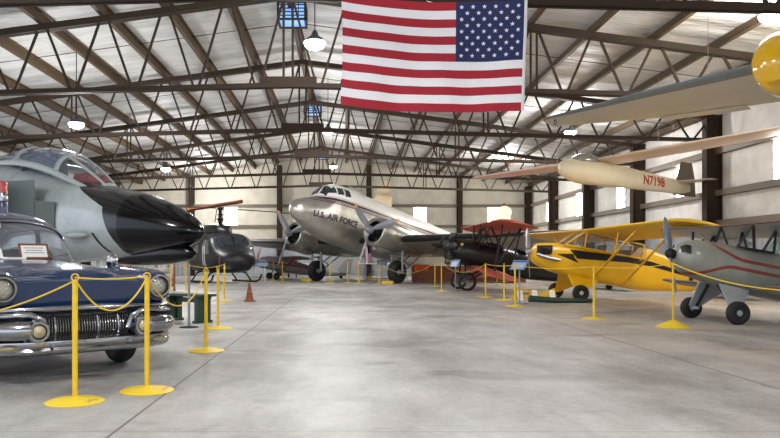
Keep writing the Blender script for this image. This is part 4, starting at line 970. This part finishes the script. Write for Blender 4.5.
# papers and framed certificate standing inside the windshield line
M_paper = mat('white paper', (232, 232, 228), .7)
M_print = mat('grey print', (150, 150, 150), .7)
M_woodf = mat('brown picture frame', (120, 72, 46), .45)
def local(par, v): return Matrix.LocRotScale(par.location, par.rotation_euler, None) @ Vector(v)
def card(name, loc, w, h, tilt, label, cat, frame=False, rz=0, lines=3):
    t = empty(name, local(car, loc), car.rotation_euler.z + rz, label=label, cat=cat)
    rot = Matrix.Rotation(R(tilt), 3, 'Y')
    def bx(m, c, s): return m.box(rot @ Vector(c), s, rot=rot)
    if frame:
        m = MB()
        for dy in (-1, 1): bx(m, (0, dy * (w / 2 - .012), h / 2), (.02, .024, h))
        for dz in (.012, h - .012): bx(m, (0, 0, dz), (.02, w, .024))
        m.build('frame', M_woodf, t)
    bx(MB(), (0, 0, h / 2), (.008, w - .02, h - .02)).build('sheet', M_paper, t)
    m = MB()
    for i in range(lines): bx(m, (.006, 0, h * (.72 - .16 * i)), (.003, w * (.55 if i % 2 else .66), h * .05))
    m.build('print', M_print, t)
    return t
card('framed_certificate', (-2.16, .2, 1.2), .36, .22, -30, 'wood framed certificate propped at the windshield of the blue car', 'certificate', True)
card('paper_notice', (-2.22, -.3, 1.2), .3, .17, -38, 'white paper propped left of the framed certificate on the blue car', 'paper')
card('paper_strip', (-2.1, -.06, 1.2), .3, .06, -65, 'small white strip of paper lying before the framed certificate', 'paper', lines=2)
card('paper_sheet', (-2.77, -.2, 1.6), .32, .1, -32, 'white paper strip at the top of the blue car windshield', 'paper', lines=1)

# ================================================================ stanchions and ropes
M_rope = mat('yellow rope', (226, 190, 52), .7)
M_sbase = mat('worn yellow base', (232, 200, 44), .5, fn=lambda nt, c, b: nt.mix(nt.math('MULTIPLY', nt.ramp(nt.noise(nt.obj(), 9, 4), .62, .68), .8), c, lin((150, 128, 70))))
def make_stanchion():
    t = empty('stanchion', (0, 0, 0))
    MB().lathe([(0, .24), (.006, .242), (.02, .21), (.035, .06), (.05, .03)], (0, 0, 0), (0, 0, 1), 32).build('base', M_sbase, t)
    MB().cyl((0, 0, .03), (0, 0, 1.02), .023, n=14).build('post', M_yellow, t)
    m = MB(); m.tube([(.03 * cos(a), 0, 1.045 + .03 * sin(a)) for a in [2 * pi * k / 16 for k in range(16)]], .006, 6, True); m.build('eyelet', M_yellow, t)
    return t
ST = [  # px, py of the base, label
 (75, 402, 'yellow stanchion in front of the blue car grille, nearest of all'),
 (147, 391, 'yellow stanchion in front of the right headlight of the blue car'),
 (206, 351, 'yellow stanchion right of the green bench, nearer of the pair'),
 (218, 328.5, 'yellow stanchion at the right end of the green bench, behind its neighbour'),
 (171, 293.5, 'yellow stanchion behind the green bench at its left'),
 (186, 293, 'yellow stanchion behind the green bench, near the grey pole'),
 (224.5, 301, 'yellow stanchion between the green bench and the traffic cone'),
 (273.5, 281, 'thin far yellow stanchion beside the silver small plane, left of two'),
 (282.5, 282, 'thin far yellow stanchion beside the silver small plane, right of two'),
 (330, 283, 'yellow stanchion beside the left main wheel of the transport plane'),
 (347.6, 283.2, 'yellow stanchion left of the low propeller blade tip, under the transport plane'),
 (358.5, 283.4, 'yellow stanchion directly below the propeller blade tip of the transport plane'),
 (379, 283.8, 'yellow stanchion beside the blue information board under the transport plane'),
 (435, 286.5, 'yellow stanchion in front of the long brown box, left of two'),
 (441.5, 291, 'yellow stanchion in front of the biplane engine, right of two'),
 (485.5, 297.5, 'yellow stanchion right of the black biplane wheels'),
 (504, 300, 'thin yellow stanchion before the lower red wing'),
 (497, 284, 'far yellow stanchion half hidden behind the lower red wing'),
 (515, 306.5, 'yellow stanchion beside the information board before the yellow plane'),
 (594, 319, 'yellow stanchion before the wheels and tail of the yellow plane'),
 (640, 288, 'small far yellow stanchion beneath the yellow fuselage'),
]
s0 = make_stanchion(); POST = []
for i, (px, py, lab) in enumerate(ST):
    s = s0 if i == 0 else copy_tree(s0)
    s.location = G(px, py); s.rotation_euler.z = .3 * i
    tag(s, lab, 'stanchion', 'yellow rope stanchions'); POST.append(G(px, py))
big = empty('stanchion', G(673, 327.5), label='yellow stanchion on a broad cone base below the grey propeller', cat='stanchion')
MB().lathe([(0, .28), (.012, .285), (.06, .2), (.1, .1), (.125, .06), (.13, .03)], (0, 0, 0), (0, 0, 1), 28).build('base', M_sbase, big)
MB().cyl((0, 0, .12), (0, 0, 1.1), .016, n=12).build('post', M_yellow, big)
m = MB(); m.tube([(.025 * cos(a), 0, 1.12 + .025 * sin(a)) for a in [2 * pi * k / 16 for k in range(16)]], .006, 6, True); m.build('eyelet', M_yellow, big)
def rope(a, b, sag, label, r=.0075, tail=False):
    a, b = Vector(a), Vector(b); pts = []
    for i in range(25):
        t = i / 24; p = a.lerp(b, t); p.z -= sag * 4 * t * (1 - t); pts.append(p)
    m = MB(); m.tube(pts, r, 6)
    o = m.build('barrier_rope', M_rope); tag(o, label, 'rope', 'yellow barrier ropes'); return o
def top(i, dz=1.045): p = POST[i].copy(); p.z = dz; return p
rope(top(0), top(1), .02, 'upper taut yellow rope between the two nearest stanchions')
rope(top(0, 1.03), top(1, 1.03), .28, 'slack yellow rope hanging between the two nearest stanchions')
rope(top(0, 1.02), P(-40, 318, 6.6), .05, 'yellow rope running left from the nearest stanchion past the grille')
rope(top(1), top(2, 1.05), .36, 'slack yellow rope from the headlight stanchion back to the bench stanchion')
rope(top(3), top(6), .55, 'slack yellow rope between bench end and cone stanchions')
rope(top(4), top(5), .1, 'yellow rope between the two stanchions behind the green bench')
rope(top(5), top(6), .12, 'yellow rope from behind the bench toward the traffic cone')
rope(top(9), top(10), .06, 'far yellow rope under the nose of the transport plane')
rope(top(12), top(13), .5, 'far yellow rope sagging beside the right main wheel of the transport plane')
rope(top(14), top(15), .3, 'yellow rope sagging before the biplane wheels')
rope(top(15), top(18), .04, 'taut yellow rope between the biplane wheels and information board')
rope(top(18), top(19), .06, 'taut yellow rope running before the yellow plane nose')
rope(top(19), big.location + Vector((0, 0, 1.12)), .05, 'taut yellow rope before the yellow fuselage')
rope(big.location + Vector((0, 0, 1.12)), Vector((6.6, 8.9, .86)), .22, 'yellow rope sagging before the grey biplane to the right edge', .011)
# ================================================================ information boards, bench, cone, poles
M_board = mat('blue printed panel', (110, 140, 186), .35)
M_bhead = mat('dark blue header', (60, 92, 150), .4)
def info(px, py, ht, label, rz=0, w=.46, tilt=45, two=False):
    t = empty('information_board', G(px, py), rz, label=label, cat='sign', group='information boards')
    rot = Matrix.Rotation(R(-tilt), 3, 'X') if False else Matrix.Rotation(R(tilt), 3, 'X')
    MB().box((0, 0, .01), (.34, .3, .02)).build('base', M_steelgrey, t)
    m = MB()
    for dx in ((-.14, .14) if two else (0,)): m.cyl((dx, 0, .02), (dx, 0, ht), .022, n=10)
    m.build('post', M_white if two else M_steelgrey, t)
    c = Vector((0, -.02, ht + .04))
    pn = MB().box(c, (w, .34, .02), rot=rot).build('panel', M_board, t)
    m = MB().box(c + rot @ Vector((0, .12, .012)), (w - .06, .05, .004), rot=rot); m.build('heading', M_bhead, pn)
    m = MB()
    for i in range(5): m.box(c + rot @ Vector((0, .06 - .045 * i, .012)), (w - .1, .014, .004), rot=rot)
    m.build('text_lines', M_white, pn)
    return t
info(262, 282.6, .9, 'blue information board on white posts beside the helicopter skid', .2, two=True, w=.6)
info(382, 282.7, .98, 'blue information board below the propeller of the transport plane', 0, w=.5)
info(455.5, 290.5, 1.0, 'blue information board before the black biplane engine', -.75, w=.34, tilt=52)
info(519.5, 304, 1.0, 'blue information board before the yellow plane nose', -.75, w=.44, tilt=46)
M_green = mat('dark green bench paint', (30, 62, 46), .45, var=.2)
ba, bb = G(158, 320), G(217, 325)
bd = (bb - ba).normalized(); bench = empty('bench', (ba + bb) / 2 + Vector((0, .15, 0)), math.atan2(bd.y, bd.x), label='dark green wooden bench behind the stanchions left of the aisle', cat='bench')
L = 1.2
for dy in (-.1, .1): MB().box((0, dy, .52), (L, .18, .05)).build('seat_plank', M_green, bench, bevel=.008)
for dx in (-.42, .42):
    m = MB(); m.box((dx, 0, .47), (.1, .36, .05)); m.box((dx, -.1, .25), (.1, .12, .42)); m.box((dx, .1, .25), (.1, .12, .42)); m.box((dx, 0, .025), (.12, .4, .05)); m.box((dx, 0, .25), (.03, .1, .4)); m.build('leg', M_green, bench, bevel=.006)
m = MB(); m.box((0, 0, .42), (.84, .05, .09)); m.build('stretcher', M_green, bench)
cone = empty('traffic_cone', G(249.5, 301.5), .3, label='faded orange traffic cone on the aisle floor before the helicopter', cat='cone')
M_cone = mat('faded orange rubber', (146, 80, 50), .6, var=.3, vscale=8)
MB().box((0, 0, .015), (.32, .32, .03)).build('base', M_cone, cone, bevel=.02)
MB().lathe([(.03, .13), (.06, .115), (.5, .03), (.53, .025)], (0, 0, 0), (0, 0, 1), 24).build('cone_body', M_cone, cone)
MB().lathe([(.22, .084), (.31, .066)], (0, 0, 0), (0, 0, 1), 24, False, False).build('dusty_collar', mat('dusty collar', (158, 84, 54), .7), cone, solid=.003)
pole = empty('barrier_pole', G(189, 327.5), label='bare grey metal pole beside the green bench under the jet nose', cat='pole')
MB().lathe([(0, .17), (.01, .17), (.016, .15), (.03, .03)], (0, 0, 0), (0, 0, 1), 24).build('base', M_cdark, pole)
MB().cyl((0, 0, .02), (0, 0, 1.12), .022, n=12).build('post', M_steelgrey, pole)
# ================================================================ hanging flag
M_fr = mat('flag red cloth', (158, 20, 40), .75); M_fw = mat('flag white cloth', (228, 227, 230), .75)
M_fb = mat('flag blue cloth', (24, 35, 84), .75); M_hd = mat('white canvas header', (214, 214, 216), .8)
DF = 11.6
fl = empty('hanging_flag', (P(433, 52, DF).x, DF, P(433, 52, DF).z), label='large american flag with canton at right hanging from the roof', cat='flag')
kf = DF / F
def fpos(u, v, off=0):      # u 0..1 left to right, v 0..1 top to bottom, in local metres
    l = (341 + 1.8 * sin(pi * v) - .6 * v); r = 524.0 - 2.6 * v
    x = l + (r - l) * u
    tp_ = -7 + 7.5 * u + 6.0 * sin(pi * u) * (1 - .35 * u); bt = 104 + 6.5 * u + 5.5 * sin(pi * u ** .8)
    y = tp_ + (bt - tp_) * v
    dz = .022 * sin(u * 16 + v * 3) * (.3 + v) + .03 * sin(u * 5 - v * 4) + .012 * sin(u * 31 - v * 9) * v
    return Vector(((x - 433) * kf, dz - off, (52 - y) * kf))
m = MB(); NU, NV = 78, 52
for i in range(NU + 1):
    for j in range(NV + 1): m.v.append(tuple(fpos(i / NU, j / NV)))
uc = .626
for i in range(NU):
    for j in range(NV):
        s = j // 4; mi = 0 if s % 2 == 0 else 1
        if (i + .5) / NU > uc and s < 7: mi = 2
        m.f.append([i * (NV + 1) + j, (i + 1) * (NV + 1) + j, (i + 1) * (NV + 1) + j + 1, i * (NV + 1) + j + 1]); m.m.append(mi)
cloth = m.build('cloth', [M_fr, M_fw, M_fb], fl, angle=80)
U0 = round(uc * NU) / NU
for row in range(9):
    n = 6 if row % 2 == 0 else 5
    for k in range(n):
        cu = U0 + (1 - U0) * ((k + .5) / 6 if n == 6 else (k + 1) / 6); cv = (7 / 13) * (row + .9) / 9.9
        sm_ = MB()
        for off in (.005, -.005):
            vs_ = [fpos(cu + .0132 * (1 if q % 2 == 0 else .4) * sin(q * pi / 5), cv - .0215 * (1 if q % 2 == 0 else .4) * cos(q * pi / 5), off) for q in range(10)]
            o_ = len(sm_.v); sm_.add([fpos(cu, cv, off)] + vs_, [(0, 1 + q, 1 + (q + 1) % 10) for q in range(10)])
        for q in range(10): sm_.f.append([1 + q, 1 + (q + 1) % 10, 12 + (q + 1) % 10, 12 + q]); sm_.m.append(0)
        sm_.build('star', M_fw, cloth)
m = MB(); m.grid(lambda u, v: fpos(1 + .017 * u, v), 2, 40); m.build('header', M_hd, fl, solid=.006)
m = MB()
for u in (.0, 1.0): 
    p = fpos(u, 0); m.tube([p, p + Vector((0, .0, .9))], .006, 5)
m.tube([fpos(.5, 0), fpos(.5, 0) + Vector((0, .0, .92))], .006, 5)
m.v = [tuple(v) for v in m.v]
for i, u in enumerate((0, .5, 1.0)):
    p = fpos(u, 0); g = fl.location + p; pass
del m
for u in (.005, .5, 1.008):
    p = fpos(u, .004); g = Vector(fl.location) + p
    MB().tube([p, Vector((g.x, 12.4, zb(g.x) - .06)) - Vector(fl.location)], .006, 5).build('hanging_line', M_hd, fl)
# small flag hung on the transport plane
sf = empty('small_flag', (0, 0, 0), label='small american flag hanging by the propeller of the transport plane', cat='flag')
sp = P(367, 246, 34.6); sf.location = sp
m = MB(); W, H = .34, .82
def sfp(u, v): return Vector(((u - .5) * W * (.75 + .25 * v) + .12 * v, .08 * sin(u * 9 + v * 2), -H * v))
for i in range(27):
    for j in range(15): m.v.append(tuple(sfp(i / 26, j / 14)))
for i in range(26):
    for j in range(14):
        mi = 0 if (i // 2) % 2 == 0 else 1
        if j < 6 and i >= 12: mi = 2
        m.f.append([i * 15 + j, (i + 1) * 15 + j, (i + 1) * 15 + j + 1, i * 15 + j + 1]); m.m.append(mi)
m.build('cloth', [M_fr, M_fw, M_fb], sf, solid=.004)
MB().cyl((-.2, 0, .0), (.28, 0, .02), .012, n=6).build('flag_rod', M_woodf, sf)
MB().tube([(0, 0, 0), (.03, .0, .35)], .006, 5).build('string', M_rope, sf)
# ================================================================ box, chocks, clutter far back
M_crate = mat('red brown timber', (124, 66, 44), .6, fn=lambda nt, c, b: nt.mix(nt.math('GREATER_THAN', nt.math('MODULO', nt.math('ADD', nt.xyz()[2], 10), .2), .19), nt.mix(nt.ramp(nt.noise(nt.scalev(nt.obj(), (1, 4, 8)), 2, 4), .3, .7), lin((112, 58, 38)), lin((142, 80, 56))), lin((70, 36, 26))))
crate = empty('long_wooden_box', (6.3, 36.9, 0), 0, label='long low red brown wooden box beneath the transport plane wing', cat='box')
MB().box((0, 0, .44), (5.7, .9, .8)).build('panel', M_crate, crate, bevel=.01)
for dx in (-2.8, -1.4, 0, 1.4, 2.8): MB().box((dx, -.47, .44), (.1, .05, .86)).build('batten', M_crate, crate)
m = MB()
for dx in (-2.3, 0, 2.3): m.box((dx, 0, .02), (.12, .9, .05))
m.build('skid', M_crate, crate)
vest = empty('orange_vest', (3.85, 36.42, .87), 0, label='bright orange vest draped over the corner of the long brown box', cat='vest')
m = MB(); m.grid(lambda u, v: ((u - .5) * .75, -.02 - .04 * sin(u * 11) - .02 * v, .0 + .02 - .36 * v * (.7 + .3 * sin(u * 9))), 18, 6); m.build('front_panel', mat('bright orange cloth', (232, 88, 36), .7), vest, solid=.01)
m = MB(); m.grid(lambda u, v: ((u - .5) * .75, -.02 + .3 * v, .02 + .015 * sin(u * 12 + v * 4)), 18, 4); m.build('back_panel', MATS['bright orange cloth'], vest, solid=.01)
M_yel3 = mat('yellow chock paint', (214, 172, 40), .5, var=.2)
def chock(loc, lab, rz=0):
    t = empty('wheel_chock', loc, rz, label=lab, cat='wheel chock', group='yellow wheel chocks')
    MB().prism([(-.11, -.3, 0), (.11, -.3, 0), (.04, -.3, .16), (-.04, -.3, .16)], (0, .6, 0)).build('wedge', M_yel3, t, bevel=.01)
    MB().tube([(0, .3, .1), (0, .36, .14), (0, .4, .1)], .01, 6).build('rope_loop', M_rope, t)
w1 = local(c47, (0, 2.82, 0)); w2 = local(c47, (0, -2.82, 0))
chock((w1.x - .42, w1.y - .72, 0), 'yellow chock before the right hand main wheel of the transport plane', 1.0)
chock((w2.x - .42, w2.y - .72, 0), 'yellow chock before the left hand main wheel of the transport plane', 1.0)
# tow bar rack and hose beneath the yellow nose
rack = empty('tow_bar_rack', G(536, 300.5) + Vector((0, .4, 0)), -.05, label='low yellow metal rack with cards before the yellow plane wheels', cat='rack')
m = MB()
m.beam((-.55, -.25, .1), (.65, -.2, .1), .08, .1); m.beam((-.5, .3, .32), (.7, .25, .12), .07, .07); m.beam((-.5, -.25, .12), (-.5, .3, .32), .07, .07); m.beam((.5, -.2, .1), (.62, .25, .14), .07, .07); m.beam((-.1, -.22, .1), (.0, .28, .24), .06, .06)
m.build('frame', M_yel3, rack)
for x, y in ((-.5, -.25), (.55, -.2), (-.5, .3), (.6, .25)): MB().cyl((x, y, 0), (x, y, .12), .04, n=10).build('foot', M_yel3, rack)
m = MB(); m.prism([(.1, -.26, .0), (.6, -.3, .0), (.66, -.05, .3), (.2, .0, .1)], (0, .1, .05)); m.build('wedge_plate', M_yel3, rack)
for i, (x, lab) in enumerate(((-.42, 'white card leaning on the yellow rack at its left end'), (.0, 'white card leaning on the middle of the yellow rack'), (.52, 'small white card on the yellow rack next to the wheel'))):
    q = local(rack, (x, -.42 if i < 2 else -.34, .0)); t = empty('information_card', q, .1, label=lab, cat='card')
    rot = Matrix.Rotation(R(-20), 3, 'X'); MB().box(rot @ Vector((0, 0, .15)), (.15, .012, .3), rot=rot).build('sheet', M_paper, t)
    m = MB()
    for k in range(4): m.box(rot @ Vector((0, -.008, .24 - .05 * k)), (.11, .003, .012), rot=rot)
    m.build('print', M_print, t)
M_hose = mat('dark green canvas', (24, 58, 46), .6, var=.2)
hz = empty('rolled_canvas', G(563, 303), .0, label='dark green rolled canvas lying on the floor below the yellow plane', cat='canvas roll')
m = MB(); m.tube([(-.95, -.05, .09), (-.8, -.03, .1), (-.2, .0, .07), (.5, .0, .065), (.85, -.02, .07)], [.06, .075, .07, .065, .05], 10); m.build('roll', M_hose, hz)
m = MB(); m.tube([(-.9, .12, .16), (-.6, .12, .12), (0, .14, .07), (.7, .12, .065)], [.05, .06, .065, .05], 10); m.build('folded_edge', M_hose, hz)
# table, red can and cart below the transport plane
tb = empty('folding_table', (2.4, 43.6, 0), .1, label='white folding table far back beneath the transport plane', cat='table')
MB().box((0, 0, .92), (3.0, .8, .06)).build('table_top', M_white, tb, bevel=.01)
for sx in (-1.3, 1.3):
    for sy in (-.3, .3): MB().cyl((sx, sy, 0), (sx * .9, sy, .9), .025, n=8).build('leg', M_steelgrey, tb)
cab = empty('red_tool_chest', P(292, 264, 43.0) * 1, 0, label='red tool chest far back left of the transport plane wheel', cat='tool chest')
cab.location = (-3.4, 46.6, 0)
M_redt = mat('red tool chest paint', (186, 28, 34), .35)
MB().box((0, 0, .82), (.62, .5, 1.0)).build('body', M_redt, cab, bevel=.02)
for k in range(4): MB().box((0, -.26, .5 + .22 * k), (.54, .03, .18)).build('drawer', M_redt, cab)
m = MB()
for sx in (-.25, .25):
    for sy in (-.2, .2): m.cyl((sx, sy, 0), (sx, sy, .33), .04, n=10)
m.build('legs', M_black, cab)
wk = empty('display_case', (-2.1, 46.5, 0), 0, label='white and blue display case far back behind the left main wheel', cat='display case')
MB().box((0, 0, .45), (1.1, .5, .9)).build('cabinet', M_white, wk, bevel=.02)
MB().box((0, -.26, .55), (.9, .02, .5)).build('blue_panel', mat('mid blue panel', (70, 104, 168), .5), wk)
cart = empty('maintenance_stand', (2.1, 40.2, 0), .2, label='grey and yellow maintenance stand beneath the transport plane belly', cat='stand')
m = MB()
for a, b in (((-.8, -.3, .1), (-.5, -.2, .55)), ((.8, -.3, .1), (.5, -.2, .55)), ((-.8, .3, .1), (-.5, .2, .55)), ((.8, .3, .1), (.5, .2, .55)), ((-.8, -.3, .1), (.8, -.3, .1)), ((-.8, .3, .1), (.8, .3, .1))): m.cyl(a, b, .03, n=8)
m.build('frame', M_steelgrey, cart); MB().box((0, 0, .57), (1.2, .6, .06)).build('platform', M_white, cart)
for sx in (-.8, .8):
    for sy in (-.3, .3): MB().lathe([(-.04, .05), (-.04, .12), (.04, .12), (.04, .05)], (sx, sy, .12), (0, 1, 0), 16).build('wheel', M_yel3, cart)
# mural board and panels behind the car, below the jet
M_mur = mat('mottled mural', (150, 140, 130), .6, fn=lambda nt, c, b: nt.mix(nt.ramp(nt.noise(nt.obj(), 3.2, 5, .7), .42, .6), lin((96, 88, 84)), nt.mix(nt.ramp(nt.noise(nt.obj(), 1.7, 3, .6), .5, .6), lin((196, 192, 184)), lin((160, 84, 66)))))
brd = empty('display_board', (-7.7, 27.2, 0), .25, label='mottled grey and red display board in a brown frame behind the blue car', cat='display board')
MB().box((0, 0, .75), (2.4, .04, 1.1)).build('picture', M_mur, brd)
m = MB()
for dx in (-1.22, 1.22): m.box((dx, 0, .67), (.08, .1, 1.34))
m.box((0, 0, 1.32), (2.4, .08, .08)); m.box((0, 0, .18), (2.4, .08, .06)); m.build('frame', M_woodf, brd)
for dx in (-1.22, 1.22): MB().box((dx, 0, .025), (.1, .5, .05)).build('foot', M_woodf, brd)
